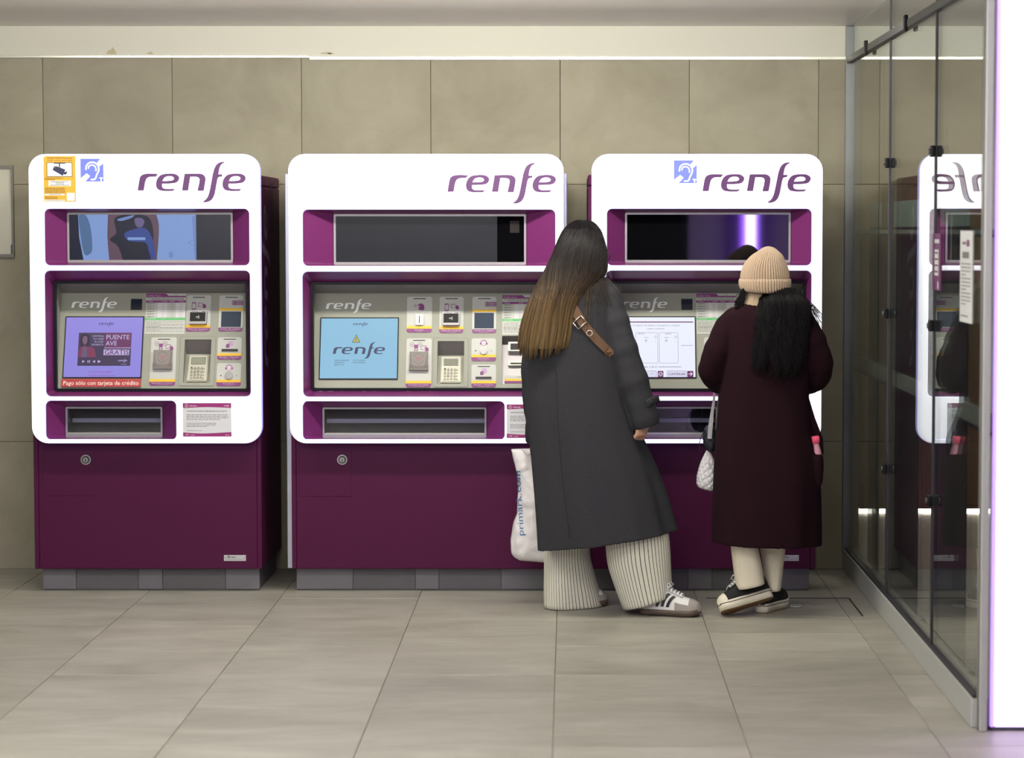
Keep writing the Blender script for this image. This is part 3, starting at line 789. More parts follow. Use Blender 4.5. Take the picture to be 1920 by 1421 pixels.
    # the keypad itself lies on the niche floor, tilted back
    wt = w1-(w1-w0)*.26; ka = q((u0+u1)/2, w0, -.012); kb = q((u0+u1)/2, wt, -.055)
    fk = Frame(ka, (1, 0, 0), (kb-ka)); H = (kb-ka).length; Wd = u1-u0
    pb = PB(fk, off=O); pb.k = (0, 0, -Wd/2, H, Wd, -H)
    pb.box3(.12, .08, .88, .97, 0, .010, M_keys, r=.03); pb.box3(.17, .12, .83, .93, .010, .014, pm('pin_face', (198, 196, 182), rough=.4, metal=.3))
    pb.rect(.22, .16, .78, .42, .0145, M_ink2); pb.rect(.26, .19, .74, .39, .015, screen_mat('pin_lcd', (206, 208, 176) if variant != 'middle' else (122, 126, 118), .55))
    if variant == 'middle': pb.logo(.28, .21, .72, .38, .0156, M_ink2)
    kpad = pb.build('pin_pad', cp, 'steel pin pad')
    for j in range(4):
        for i in range(4):
            pb = PB(fk, off=O); pb.k = (0, 0, -Wd/2, H, Wd, -H)
            xa = .235+i*.125; ww = .095 if i < 3 else .16; ya = .50+j*.105
            pb.box3(xa, ya, xa+ww, ya+.075, .014, .020, M_keys, r=.02)
            pb.text('123X456<789O*0#E'[j*4+i], xa+.02, xa+.075, ya+.062, .05, .0203, M_ink)
            pb.build('key', kpad) if False else pb.build('key', cp)
    # logo, sensor window
    x0, y0, x1, y1 = g['plogo']; pb = pk(FRP, (x0+x1)/2, (y0+y1)/2); pb.logo(x0, y0, x1, y1, .0008, M_silver); pb.build('panel_logo', cp)
    if 'sensor' in g:
        x0, y0, x1, y1 = g['sensor']; pb = pk(FRP, (x0+x1)/2, (y0+y1)/2); pb.box3(x0, y0, x1, y1, 0, .003, M_slot, pm('sensor_glass', (34, 40, 56), rough=.12), r=1); pb.build('sensor_window', cp)
    # tariff sheet
    x0, y0, x1, y1 = g['sheet']; pb = pk(FRP, (x0+x1)/2, (y0+y1)/2); w = x1-x0; h = y1-y0
    X = lambda t: x0+w*t; Yy = lambda t: y0+h*t
    pb.box3(x0, y0, x1, y1, 0, .0012, M_card)
    pb.poly([(x0, y0), (X(.50), y0), (X(.56), Yy(.055)), (x1, Yy(.055)), (x1, Yy(.09)), (x0, Yy(.09))], .0016, M_prp)
    pb.text('Tarifas / Fares', X(.03), X(.36), Yy(.07), 2.6, .002, M_card); pb.logo(X(.70), Yy(.015), X(.80), Yy(.045), .0016, M_ink)
    for i in range(2): pb.smallprint(X(.03+.1*i), X(.95), Yy(.115+.03*i), .9, .0016, M_ink, i)
    pb.rect(x0, Yy(.17), x1, Yy(.225), .0016, M_prp)
    for k in (.05, .4, .6, .83): pb.smallprint(X(k), X(k+.13), Yy(.198), .9, .002, M_card, int(k*10))
    prices = ('1,70 €', '2,60 €', '1,85 €', '3,40 €', '4,05 €', '5,50 €')
    for k, (a, b) in enumerate(((.30, .53), (.53, .76), (.76, 1))):
        if k != 1: pb.rect(X(a), Yy(.225), X(b), Yy(.60), .0014, pm('sheet_grey', (206, 206, 208), rough=.5, var=.02))
    for r_ in range(6):
        pb.smallprint(X(.03), X(.22), Yy(.25+r_*.063), .9, .0018, M_ink, r_); pb.smallprint(X(.03), X(.14), Yy(.27+r_*.063), .7, .0018, M_ink2, r_+9)
        for k in (.40, .62, .84): pb.text(prices[(r_+int(k*10)) % 6], X(k), X(k+.09), Yy(.275+r_*.063), 1.3, .0018, M_ink)
    pb.rect(x0, Yy(.60), x1, Yy(.66), .0016, M_green); pb.text('5,20 €', X(.4), X(.5), Yy(.645), 1.6, .002, M_card); pb.smallprint(X(.05), X(.26), Yy(.63), 1.0, .002, M_card, 5)
    for i in range(9): pb.smallprint(X(.03), X(.96), Yy(.70+i*.030), .8, .0016, M_ink if i in (4, 5) else M_ink2, i, 1 if i % 3 != 1 else .4)
    pb.build('tariff_sheet', cp)
    # guide plates
    def CARD(key, txt, sub, **k):
        x0, y0, x1, y1 = g[key]; pb = pk(FRP, (x0+x1)/2, (y0+y1)/2); card(pb, x0, y0, x1, y1, txt, sub, **k); return pb, x0, y0, x1, y1, (x0+x1)/2
    pb, x0, y0, x1, y1, cx = CARD('c_tap', 'Pago sin contacto', 'Contactless payment')
    pb.box3(cx-13, y0+13, cx-5, y0+27, .003, .0031, M_prp, r=1.2); pb.rect(cx-12, y0+15, cx-6, y0+25, .0034, M_card)
    pb.rect(cx-1, y0+14, cx+9, y0+15, .0034, M_prp); pb.rect(cx-1, y0+14, cx, y0+21, .0034, M_prp); pb.rect(cx-1, y0+20.5, cx+5, y0+21.3, .0034, M_prp); hand_icon(pb, cx+9, y0+20, 9, .0034, M_prp)
    pb.build('guide_plate', cp)
    x0, y0, x1, y1 = g['tap']; pb = pk(FRP, (x0+x1)/2, (y0+y1)/2); cx, cy = (x0+x1)/2, (y0+y1)/2
    pb.box3(x0, y0, x1, y1, .0025, .022, M_bezel, r=1.5); pb.box3(x0+1.5, y0+3.5, x1-2, y1-4.5, .022, .0225, M_black)
    for i in range(4): pb.rect(x0+5+i*3, y0+1.4, x0+6.6+i*3, y0+2.4, .0225, M_ink)
    pb.rect(x1-9, y0+1.4, x1-2, y0+2.4, .0225, M_ink)
    for i in range(3): pb.ring(cx-1.5, cy, 1.2+i*1.3, 1.8+i*1.3, .023, M_card, 8, -50, 50)
    pb.disc(cx-2.4, cy, 1.2, .023, M_card, 10)
    pb.build('contactless_reader', cp)
    pb, x0, y0, x1, y1, cx = CARD('c_code', 'Lector de códigos', 'Code reader', yel=g['c_code'][1]+26.5)
    pb.rect(x0, y1-12, x1, y1-7, .0032, M_card)
    rr_ = random.Random(3); xx = cx+1.5
    while xx < cx+22:
        ww = rr_.choice((.6, 1.0, 1.5)); pb.rect(xx, y0+9.5, xx+ww, y0+18.5, .0034, M_prp); xx += ww+rr_.choice((.5, .8))
    pb.build('guide_plate', cp)
    x0, y0, x1, y1 = g['code']; pb = pk(FRP, (x0+x1)/2, (y0+y1)/2); pb.box3(x0, y0, x1, y1, .0025, .004, M_bezel, M_bluegl); pb.build('code_reader_glass', cp)
    pb, x0, y0, x1, y1, cx = CARD('c_dev', 'Dispositivos sin contacto', 'Contactless devices')
    pb.ring(cx-13, y0+12, 3.6, 4.2, .0034, M_prp); pb.ring(cx+2, y0+12, 3.6, 4.2, .0034, M_prp); pb.rect(cx-15, y0+11.6, cx-11, y0+12.6, .0034, M_prp); pb.rect(cx, y0+11.6, cx+4, y0+12.6, .0034, M_prp)
    pb.box3(cx-9, y0+12, cx-2, y0+26, .003, .0032, M_prp, r=1); pb.rect(cx-8, y0+19, cx-3, y0+25, .0035, M_card)
    for i in range(3): pb.rect(cx-7.4+i*1.6, y0+20, cx-6.6+i*1.6, y0+24, .0037, M_prp)
    pb.line([(cx+6, y0+14), (cx+13, y0+14), (cx+13, y0+16)], .8, .0034, M_prp); pb.line([(cx+4, y0+16), (cx+4, y0+21), (cx+9, y0+21)], .8, .0034, M_prp); hand_icon(pb, cx+13, y0+20.5, 9.5, .0034, M_prp)
    pb.build('guide_plate', cp)
    x0, y0, x1, y1 = g['dev']; pb = pk(FRP, (x0+x1)/2, (y0+y1)/2); cx, cy = (x0+x1)/2, (y0+y1)/2
    pb.slab([(x0+1, y0), (x1-1, y0), (x1-1, y0+22), (x1, y0+24), (x1, y1), (x0, y1), (x0, y0+24), (x0+1, y0+22)], .0025, .020, M_bezel, M_flap)
    fd = pm('flap_dark', (86, 80, 80), rough=.3, var=.05)
    pb.poly(crom([(cx-15, y0+4), (cx-13, y0+1.5), (cx+13, y0+1.5), (cx+15, y0+4), (cx+12, y0+24), (cx+8, y1-6), (cx-8, y1-6), (cx-12, y0+24)], 3), .022, pm('flap_mid', (140, 134, 132), rough=.2, var=.04, spec=.6))
    pb.ring(cx, y0+13, 9.3, 9.9, .0224, fd, 24, 20, 160); pb.ring(cx, y0+13, 9.3, 9.9, .0224, fd, 24, 200, 340)
    pb.poly(crom([(cx-6, y0+9), (cx-2, y0+10.5), (cx+2, y0+10.5), (cx+6, y0+9), (cx+3.5, y0+16), (cx, y0+18.5), (cx-3.5, y0+16)], 3), .0226, pm('flap_mark', (142, 108, 112), rough=.3))
    pb.line([(x0+1, y1-4), (x0+6, y1-8), (x1-6, y1-8), (x1-1, y1-4)], .6, .0224, fd)
    pb.build('card_reader_flap', cp)
    pb, x0, y0, x1, y1, cx = CARD('c_rec', 'Recibo - Factura', 'Receipt - Bill')
    pb.slab([(cx-4, y0+7.5), (cx+6, y0+7.5), (cx+6, y0+16), (cx-1, y0+16)], .003, .0032, M_prp, pm('icon_lilac', (184, 150, 190), rough=.4)); hand_icon(pb, cx-2, y0+16, 9, .0036, M_prp, -1)
    pb.build('guide_plate', cp)
    x0, y0, x1, y1 = g['rec']; pb = pk(FRP, (x0+x1)/2, (y0+y1)/2); pb.box3(x0-.6, y0-.6, x1+.6, y1+.6, .0028, .006, M_bezel); pb.rect(x0, y0, x1, y1, .0062, M_slot); pb.build('receipt_slot', cp)
    pb, x0, y0, x1, y1, cx = CARD('c_int', 'Interfono', 'Intercom', slot=False)
    pb.ring(cx, y0+9, 5.4, 6.2, .0034, M_prp, 20, 150, 390); pb.disc(cx, y0+9, 4.6, .0032, pm('icon_pale', (214, 196, 216), rough=.4)); pb.ring(cx, y0+9, 4.2, 4.8, .0034, M_prp)
    for d in (-1, 1): pb.disc(cx+d*5.8, y0+10, 1.6, .0036, M_prp, 10); pb.disc(cx+d*1.6, y0+9.5, .6, .0036, M_prp, 8)
    pb.disc(cx-15, y0+23.5, 1.3, .0034, M_ink, 10); pb.disc(cx+14.5, y0+23.5, .8, .0034, M_ink, 10)
    pb.build('guide_plate', cp)
    pb = pk(FRP, cx, y0+23.5); pb.slab([(cx+7.4*cos(2*PI*i/24), y0+23.5+7.4*sin(2*PI*i/24)) for i in range(24)], .0025, .010, M_steel)
    pb.slab([(cx+6.2*cos(2*PI*i/24), y0+23.5+6.2*sin(2*PI*i/24)) for i in range(24)], .010, .0115, M_steel); pb.build('intercom_button', cp, 'round steel button')
    if 'c_coin' in g:
        pb, x0, y0, x1, y1, cx = CARD('c_coin', 'Monedas', 'Coins'); hand_icon(pb, cx+1, y0+19, 15, .0034, M_prp); pb.ring(cx-8, y0+17, 1.6, 2.4, .0036, M_prp); pb.build('guide_plate', cp)
        x0, y0, x1, y1 = g['coin']; pb = pk(FRP, (x0+x1)/2, (y0+y1)/2); pb.box3(x0, y0, x1, y1, .0025, .012, M_keys, r=2); pb.box3((x0+x1)/2-1, y0+3, (x0+x1)/2+1, y1-3, .012, .0122, M_slot, r=.8); pb.build('coin_slot', cp)
    if 'notes' in g:
        mb = mk(); niche(mb, *nt_, .05, .02, .12, (M_panel_shade, M_bezel, M_bezel)); mb.build('note_niche', cp)
        x0, y0, x1, y1 = g['notes']
        fr_n = Frame(FRP.pt(0, 0, -.022), FRP.U, FRP.W)
        for a, b, c_, d_ in ((x0+12, 641, x0+56, 658), (x0+12, 677, x0+56, 685)):
            pb = pk(fr_n, (a+c_)/2, (b+d_)/2); pb.box3(a, b, c_, d_, -.03, .006, M_keys, r=1); pb.rect(a+4, b+3, c_-4, d_-2, .0064, M_slot); pb.build('note_slot', cp)
        pb = pk(fr_n, x0+34, 712); pb.box3(x0+5, 704, x0+62, 718, -.03, .004, M_card, r=1.5); pb.rect(x0+5, 710, x0+62, 714, .0044, M_yel); pb.rect(x0+5, 714, x0+62, 718, .0044, M_prp); pb.text('Cambio', x0+30, x0+44, 708, 2.5, .0044, M_ink); pb.build('guide_plate', cp)
    # touch screen
    x0, y0, x1, y1 = g['touch']; pb = pk(FRP, (x0+x1)/2, (y0+y1)/2)
    pb.box3(x0, y0, x1, y1, 0, .006, M_navy, r=1)
    x0 += 1.8; y0 += 2; x1 -= 1.8; y1 -= 1.6
    h1, h2, h3 = .0065, .007, .0075
    if variant == 'left':
        pb.rect(x0, y0, x1, y1, h1, screen_mat('touch_lilac', (148, 138, 224), .95)); si = screen_mat('touch_ink', (70, 62, 110), .9)
        pb.logo(x0+61, y0+8, x0+90, y0+17, h2, si)
        ax, ay, bx, by = x0+25, y0+29, x0+124, y0+91; dk = screen_mat('ad_dark', (74, 62, 92), .9); mg = screen_mat('ad_maroon', (112, 58, 104), .9); lt = screen_mat('ad_light', (190, 178, 226), .95)
        sk = screen_mat('ad_skin', (128, 96, 122), .9); rd = screen_mat('ad_red', (134, 62, 96), .9); hr = screen_mat('ad_hair', (58, 46, 72), .9); sh = screen_mat('ad_shirt', (104, 96, 128), .9)
        pb.rect(ax, ay, bx, by, h2, dk); pb.rect(ax+49, ay, bx, ay+30, .0072, mg)
        pb.poly(crom([(ax+6, ay+4), (ax+14, ay+2), (ax+20, ay+8), (ax+20, ay+26), (ax+6, ay+26), (ax+3, ay+14)], 4), .0072, hr); pb.poly(crom([(ax+8, ay+9), (ax+12, ay+6), (ax+16, ay+9), (ax+16, ay+18), (ax+12, ay+23), (ax+8, ay+18)], 4), .0074, sk)
        pb.poly(crom([(ax+2, ay+32), (ax+10, ay+25), (ax+18, ay+26), (ax+30, ay+30), (ax+34, ay+46, 1), (ax+1, ay+46, 1)], 4), .0073, rd); pb.poly([(ax+9, ay+27), (ax+16, ay+27), (ax+17, ay+46), (ax+7, ay+46)], .0074, sh)
        for i, t in enumerate(('CONTROLA', 'TU VIAJE', 'EN TODO', 'MOMENTO')): pb.text(t, ax+(25, 27, 30, 25)[i], ax+47, ay+8+i*5.4, 3.4, h3, lt)
        pb.text('PUENTE', ax+52, ax+95, ay+12.5, 8.5, h3, lt, .008); pb.text('AVE', ax+51, ax+72, ay+24, 8.5, h3, lt, .008)
        pb.smallprint(ax+49, bx-1, ay+28.5, 1.4, h3, lt, 4); pb.rect(ax+48, ay+31.5, bx-3, ay+42, .0073, lt); pb.text('GRATIS', ax+50, bx-4, ay+41, 8.8, h3, mg, .01)
        by_ = ay+54
        pb.poly([(ax+9, by_-2.6), (ax+14, by_), (ax+9, by_+2.6)], h3, lt); pb.rect(ax+19, by_-2.5, ax+20.4, by_+2.5, h3, lt); pb.rect(ax+22, by_-2.5, ax+23.4, by_+2.5, h3, lt)
        pb.poly([(ax+33, by_-2.6), (ax+28, by_), (ax+33, by_+2.6)], h3, lt); pb.rect(ax+38, by_-2.5, ax+39, by_+2.5, h3, lt); pb.poly([(ax+39, by_-2.6), (ax+44, by_), (ax+39, by_+2.6)], h3, lt)
        pb.logo(ax+76, by_-5, ax+93, by_+2, h3, lt); pb.smallprint(ax+82, ax+92, by_+5, .7, h3, lt, 1)
        rt_ = screen_mat('touch_red', (150, 70, 150), .9); pb.text('TOUCH THE SCREEN>', x0+47, x0+92, y0+104, 3.0, h2, rt_); pb.text('TOQUE LA PANTALLA>>', x0+47, x0+98, y0+110.6, 3.0, h2, rt_)
    elif variant == 'middle':
        pb.rect(x0, y0, x1, y1, h1, screen_mat('touch_sky', (146, 196, 226), .95)); si = screen_mat('touch_plum', (82, 84, 116), .9)
        pb.logo(x0+60, y0+6.5, x0+88, y0+15.5, h2, si); pb.logo(x0+23, y0+45, x0+121, y0+75.5, h2, si)
        pb.poly([(x0+66.5, y0+30), (x0+74.5, y0+45.5), (x0+58.5, y0+45.5)], h2, screen_mat('warn_edge', (84, 96, 90), .9)); pb.poly([(x0+66.5, y0+32), (x0+73, y0+44.6), (x0+60, y0+44.6)], h3, screen_mat('warn', (196, 190, 110), .9)); pb.rect(x0+66, y0+36, x0+67.2, y0+41, .008, si); pb.rect(x0+66, y0+42, x0+67.2, y0+43.3, .008, si)
        for i, (a, b) in enumerate((('FUERA DE SERVICIO', 'OUT OF SERVICE'), ('HORS SERVICE', 'FORA DE SERVEI'), ('SERVICE OUT', ''))):
            pb.text(a, x0+26.5, x0+26.5+len(a)*1.62, y0+80+i*4.2, 2.4, h2, si, .006)
            if b: pb.text(b, x0+61, x0+61+len(b)*1.68, y0+80+i*4.2, 2.4, h2, si, .006)
    else:
        pb.rect(x0, y0, x1, y1, h1, screen_mat('touch_white', (236, 240, 255), .98)); ip = screen_mat('touch_purple', (116, 50, 116), .85); ig = screen_mat('touch_grey', (150, 140, 176), .9); iw = screen_mat('touch_pale', (250, 250, 255), 1); lv = screen_mat('touch_lav', (222, 224, 246), .95)
        pb.rect(x0, y0+8, x1-3, y0+10, h2, ip); pb.text('Seleccione el número de billetes o de abonos a comprar', x0+6, x0+116, y0+16.5, 2.8, h2, ip); pb.text('y pulse en continuar', x0+54, x0+87, y0+22.5, 2.6, h2, ip)
        for a, b in ((x0+33, x0+74), (x0+77, x0+112)):
            L_ = rrect(a, b, y0+29, y0+86, 2, 3); pb.line(L_+[L_[0]], .6, h2, ig)
        for cx, t in ((x0+44, 'BILLETES'), (x0+94, 'ABONOS')): pb.text(t, cx-6, cx+6, y0+32, 2.2, h2, ip)
        for cx in (x0+52, x0+90): pb.text('0', cx-1.8, cx+1.8, y0+46, 4.6, h2, ip); pb.smallprint(cx-4, cx+5, y0+38, 1, h2, ig, 2)
        for cx in (x0+70, x0+108): pb.ring(cx, y0+37, 2, 2.4, h2, ig); pb.text('+', cx-1.2, cx+1.2, y0+38, 2, h2, ip); pb.rect(cx-1.2, y0+46, cx+1.2, y0+46.6, h2, ig)
        pb.text('TOTAL: 5,20 €', x0+38, x0+72, y0+94.5, 3, h2, ip); pb.smallprint(x0+75, x0+118, y0+93, 1.4, h2, ig, 8); pb.smallprint(x0+118, x1-4, y0+53, 1, h2, ig, 1)
        for a, b, t, lc_ in ((x0+42, x0+71, 'Volver', ig), (x0+91, x0+127, 'CONTINUAR', ip)):
            L_ = rrect(a, b, y0+100.5, y0+112, 1.2, 3); pb.poly(L_, h2, lv); pb.line(L_+[L_[0]], .7, .0072, ig)
            if t == 'CONTINUAR': pb.text(t, a+2, b-2, y0+108.6, 4.4, h3, ip, .012)
            else: pb.text(t, a+16, b-4, y0+107, 1.8, h3, ig)
        pb.rr(x0+73.5, y0+100.5, x0+84, y0+112, 1, h2, ip); pb.ring(x0+78.7, y0+106.5, 3.0, 3.8, h3, iw); pb.line([(x0+77, y0+106), (x0+78.6, y0+107.6), (x0+81, y0+105)], .6, h3, iw)
        pb.rr(x0+128.5, y0+100.5, x0+140, y0+112, 1.4, h2, ip); pb.line([(x0+131, y0+106.2), (x0+137.5, y0+106.2)], 1, h3, iw); pb.line([(x0+134.6, y0+103), (x0+137.8, y0+106.2), (x0+134.6, y0+109.4)], 1, .0077, iw)
    pb.build('touch_screen', cp)
    if variant == 'left':
        pb = pk(FRP, 190, 718); pb.box3(115.5, 710.6, 264.5, 725.6, .0005, .008, M_red); pb.text('Pago sólo con tarjeta de crédito', 119.5, 260.5, 722, 7.6, .0085, pm('sticker_text', (246, 226, 220), rough=.5), .004); pb.build('red_sticker', cp, 'red sticker with white lettering')
    # --- delivery tray
    o3 = holes[2]; d3 = RW(*g['d3'], YB)
    i3 = (d3[0]+.008, d3[1]-.008, d3[2]+.012, d3[3]-.008)
    mb = mk(); funnel(mb, (o3[0]+.001, o3[1]-.001, o3[2]+.001, o3[3]-.001), d3, .008, .022, M_rec, YF+.008, YB); r3 = mb.build('tray_recess', root)
    mb = mk(); frame_ring(mb, d3, i3, .006, M_bezel, YB-.006, YB+.02); mb.build('tray_frame', r3, 'grey tray frame')
    x0, x1, z0, z1 = i3; e = .003; yk = YB+.16
    mb = mk(); mb.add([(x0-e, YB+.004, z0-e), (x1+e, YB+.004, z0-e), (x1+e, YB+.004, z1+e), (x0-e, YB+.004, z1+e), (x0-e, yk, z0-e), (x1+e, yk, z0-e), (x1+e, yk, z1+e), (x0-e, yk, z1+e)],
           [(0, 1, 5, 4), (1, 2, 6, 5), (2, 3, 7, 6), (3, 0, 4, 7), (4, 5, 6, 7)], pm('tray_inside', (58, 58, 68), rough=.5))
    mb.box(x0, x1, YB+.10, yk, (z0+z1)/2-.012, (z0+z1)/2+.006, pm('tray_streak', (232, 236, 252), rough=.4)); mb.build('tray', r3)  # pale bar added to imitate a streak of reflected light
    mb = mk(); mb.box(x0, x1, YB-.002, YB+.010, z0, z0+.008, M_keys, bev=.001)
    mb.build('tray_lip', r3)
    mb = mk(); mb.box(x0+.001, x1-.001, YB+.012, YB+.016, z0+.008, z1-.001, glass_mat('smoked_flap', (228, 228, 234), .10)); mb.build('tray_flap', r3, 'smoked clear flap')
    # --- print on the front plate
    x0, y0, x1, y1 = g['logo']; pb = pk(FRF, (x0+x1)/2, (y0+y1)/2); pb.logo(x0, y0, x1, y1, .0012, M_logo); pb.build('logo', face, 'purple lettering')
    if 'ear' in g:
        x0, y0, x1, y1 = g['ear']; pb = pk(FRF, (x0+x1)/2, (y0+y1)/2); s_ = (x1-x0)/100.0
        E = lambda a, b: (x0+a*s_, y0+b*s_)
        pb.box3(x0, y0, x1, y1, 0, .0016, M_ear)
        pb.poly([E(88, 0), E(100, 0), E(100, 20), E(84, 33), E(73, 17)], .002, M_earw); pb.poly([E(0, 86), E(27, 64), E(42, 76), E(20, 100), E(0, 100)], .002, M_earw)
        path = crom([(24, 47), (27, 30), (38, 19), (54, 16), (68, 21), (78, 33), (80, 48), (76, 60), (70, 72), (66, 84), (60, 90), (46, 91)], 5, False)
        pb.line([E(*p) for p in path], 6*s_, .0022, M_earw)
        path = crom([(35, 42), (38, 32), (50, 28), (62, 32), (68, 44), (67, 53)], 5, False); pb.line([E(*p) for p in path], 5*s_, .0022, M_earw)
        pb.rect(*E(82, 82), *E(98, 86), .0022, M_earw); pb.rect(*E(87.5, 82), *E(92.5, 98), .0022, M_earw)
        pb.build('hearing_loop_sign', face, 'blue and white ear sign')
    if variant == 'left':
        x0, y0, x1, y1 = 82, 292, 142, 378; pb = pk(FRF, 112, 335)
        pb.slab([(x0+4, y0), (x1, y0), (x1, y1), (x0, y1), (x0, y0+3)], 0, .0016, M_orange)
        pb.text('ZONA VIDEOVIGILADA', x0+7, x1-6, y0+5.6, 3.2, .002, M_brown, .01); pb.text('VIDEO SURVEILLANCE AREA', x0+7, x1-6, y0+9.8, 2.6, .002, M_brown)
        pb.rect(x0+6, y0+12, x1-6, y0+39, .002, M_ink); pb.rect(x0+7, y0+13, x1-7, y0+38, .0023, M_white)
        pb.rect(x0+20, y0+13, x0+41, y0+14.2, .0026, M_ink); pb.rect(x0+29, y0+14, x0+31, y0+22, .0026, M_ink)
        nv = pm('print_navy', (38, 44, 84), rough=.5); pb.poly([(x0+21, y0+18), (x0+41, y0+25.5), (x0+36, y0+37), (x0+17, y0+26)], .0028, nv); pb.poly([(x0+39, y0+30), (x0+45, y0+29), (x0+42, y0+35), (x0+37.5, y0+34)], .0028, nv)
        pb.disc(x0+22, y0+20, .8, .003, M_white, 8)
        for i, (a, b) in enumerate(((41.5, .6), (44, .35))): pb.smallprint(x0+2, x0+2+56*b, y0+a, 1.2, .002, M_brown, i)
        pb.rect(x0+9, y0+46, x1-9, y0+56.5, .002, M_white)
        for i in range(4): pb.smallprint(x0+(13, 22, 22, 12)[i], x1-(14, 22, 22, 12)[i], y0+48+i*2.2, 1.0, .0024, M_ink, i+4)
        for i in range(4): pb.smallprint(x0+2, x0+40, y0+60.5+i*2.9, 1.3, .002, M_brown, i+20)
        pb.rect(x0+2, y0+70.5, x0+39, y0+73.6, .002, M_white); pb.smallprint(x0+10, x0+33, y0+72, 1, .0024, M_ink2, 2)
        for i in range(2): pb.smallprint(x0+2, x0+26, y0+77+i*2.7, 1.3, .002, M_brown, i+40)
        pb.rect(x0+2, y0+82, x0+39, y0+85, .002, M_white); pb.smallprint(x0+4, x0+37, y0+83.5, 1, .0024, M_ink2, 6); pb.rect(x0+43, y0+69, x1-2, y1-2, .002, M_white)
        pb.build('surveillance_sticker', face, 'amber surveillance sticker')
    x0, y0, x1, y1 = g['info']; pb = pk(FRF, (x0+x1)/2, (y0+y1)/2); w = x1-x0
    mg = pm('info_magenta', (142, 34, 108), rough=.45, var=.02, emit=(142, 34, 108), estr=.1)
    pb.box3(x0, y0, x1, y1, 0, .0016, pm('info_paper', (200, 200, 204), rough=.5, var=.01, emit=(220, 222, 235), estr=.10))
    pb.poly(crom([(x0, y0, 1), (x1, y0, 1), (x1, y0+9, 1), (x0+w*.5, y0+7.5), (x0+10, y0+9), (x0+5, y0+9.6), (x0, y0+8, 1)], 4), .002, mg)
    pb.poly(crom([(x0, y1-8, 1), (x0+w*.4, y1-6), (x1, y1-8.5, 1), (x1, y1, 1), (x0, y1, 1)], 4), .002, mg)
    pb.text('i', x0+6.4, x0+7.4, y0+6.5, 4, .0024, M_white); pb.ring(x0+7, y0+5, 2.8, 3.2, .0024, M_white); pb.text('Información', x0+13, x0+26, y0+6.3, 2.4, .0024, M_white, .01); pb.logo(x1-14, y0+3, x1-4, y0+7.4, .0024, M_white)
    pb.text('INFORMACIÓN BÁSICA SOBRE PROTECCIÓN DE DATOS', x0+8, x1-8, y0+16.6, 2.7, .002, M_ink)
    for i in range(4): pb.smallprint(x0+7, x1-6, y0+22+i*2.9, 1.1, .002, M_ink2, i, 1 if i < 3 else .8)
    for i in range(3): pb.smallprint(x0+7, x0+62, y0+38+i*2.9, 1.1, .002, M_ink2, i+8, 1 if i < 2 else .7)
    pb.smallprint(x0+7, x0+36, y0+51.5, .9, .002, M_ink2, 33); pb.logo(x0+4, y1-5.5, x0+11, y1-2, .0024, M_white); pb.smallprint(x0+14, x0+22, y1-3, .8, .0024, M_white, 2); pb.smallprint(x1-12, x1-4, y1-3, .8, .0024, M_white, 3)
    pb.build('data_notice', face, 'white and magenta data protection notice')
    if wide:
        pb = pk(FRF, 800, 737); r_ = random.Random(8); sc = pm('scratch', (178, 150, 180), rough=.6)
        for c0, c1 in ((590, 700), (755, 815), (900, 935)):
            x = c0
            while x < c1:
                a = (x, 737+r_.uniform(-2, 2)); b = (x+r_.uniform(3, 12), 737+r_.uniform(-2.5, 2.5)); pb.line([a, b], .5, -.074, sc); x += r_.uniform(4, 10)
        pb.build('scratches', r2, kind='stuff')
    return root

NARROW = dict(face=(56, 488.5), body=(64, 490.5), plinth=(80, 143, 260, 305, 423, 487), hatch=(82, 838, 178, 929), lock=(161.5, 861), plate=(420, 1040, 461, 1051),
  h1=(83.5, 391, 467, 497), d1=(126.5, 398, 437, 492), h2=(84.5, 507, 469, 743), d2=(101, 526, 466.5, 733), panel=(108, 459), h3=(85.5, 751, 330, 824), d3=(123.5, 762, 305, 819),
  pin=(345, 636, 395, 717), plogo=(134, 557, 219, 584.5), sensor=(245.5, 560, 266.5, 580.5), sheet=(273, 550, 347.5, 625.5), c_tap=(349.5, 553.5, 395, 621), tap=(356, 584, 388.5, 609),
  c_code=(410.5, 553.5, 456, 621), code=(415, 584, 452, 613), c_dev=(282, 632, 330, 722.5), dev=(288, 658, 324, 693), c_rec=(408, 632, 453, 674), rec=(416, 654.5, 446, 659), c_int=(406.5, 680.5, 452, 723.5),
  touch=(120.5, 593, 268, 708.5), logo=(258, 302.5, 460.5, 378.5), ear=(151, 297, 194, 340), info=(343, 755, 434, 818))
MIDDLE = dict(face=(541.5, 1057), body=(547, 1056), plinth=(556, 662, 779, 823, 940, 1050), hatch=(561, 838, 659, 930), lock=(642, 861), plate=(985, 1040, 1026, 1051),
  h1=(567.5, 392.5, 1041, 498), d1=(626, 401, 986.5, 496), h2=(567.5, 509, 1041, 743.5), d2=(583, 528, 1036, 732), panel=(586, 1030), h3=(567.5, 752, 946, 824.5), d3=(605, 763, 912, 820),
  pin=(820, 639, 870, 719), plogo=(611, 560, 696, 586), sheet=(942, 553, 1017, 627), c_coin=(763, 556, 810, 623), coin=(779.5, 590, 794, 610), c_tap=(824, 556, 869, 624), tap=(830.5, 586.5, 862, 611.5),
  c_code=(885.5, 556, 930.5, 624), code=(889.5, 586.5, 926, 615.5), c_dev=(761.5, 634, 809, 725.5), dev=(767.5, 661, 803.5, 695.5), c_int=(884, 634, 930, 676.5), c_rec=(884, 683, 930, 725.5), rec=(892, 706.5, 921.5, 710.5),
  notes=(941, 629, 1017, 719), touch=(599.5, 595, 747, 711), logo=(839, 305, 1042, 381), info=(950, 757.5, 1041, 820.5))
build_machine('purple ticket machine at far left with amber surveillance sticker and lilac touch screen', NARROW, False, 0.0, 'left')
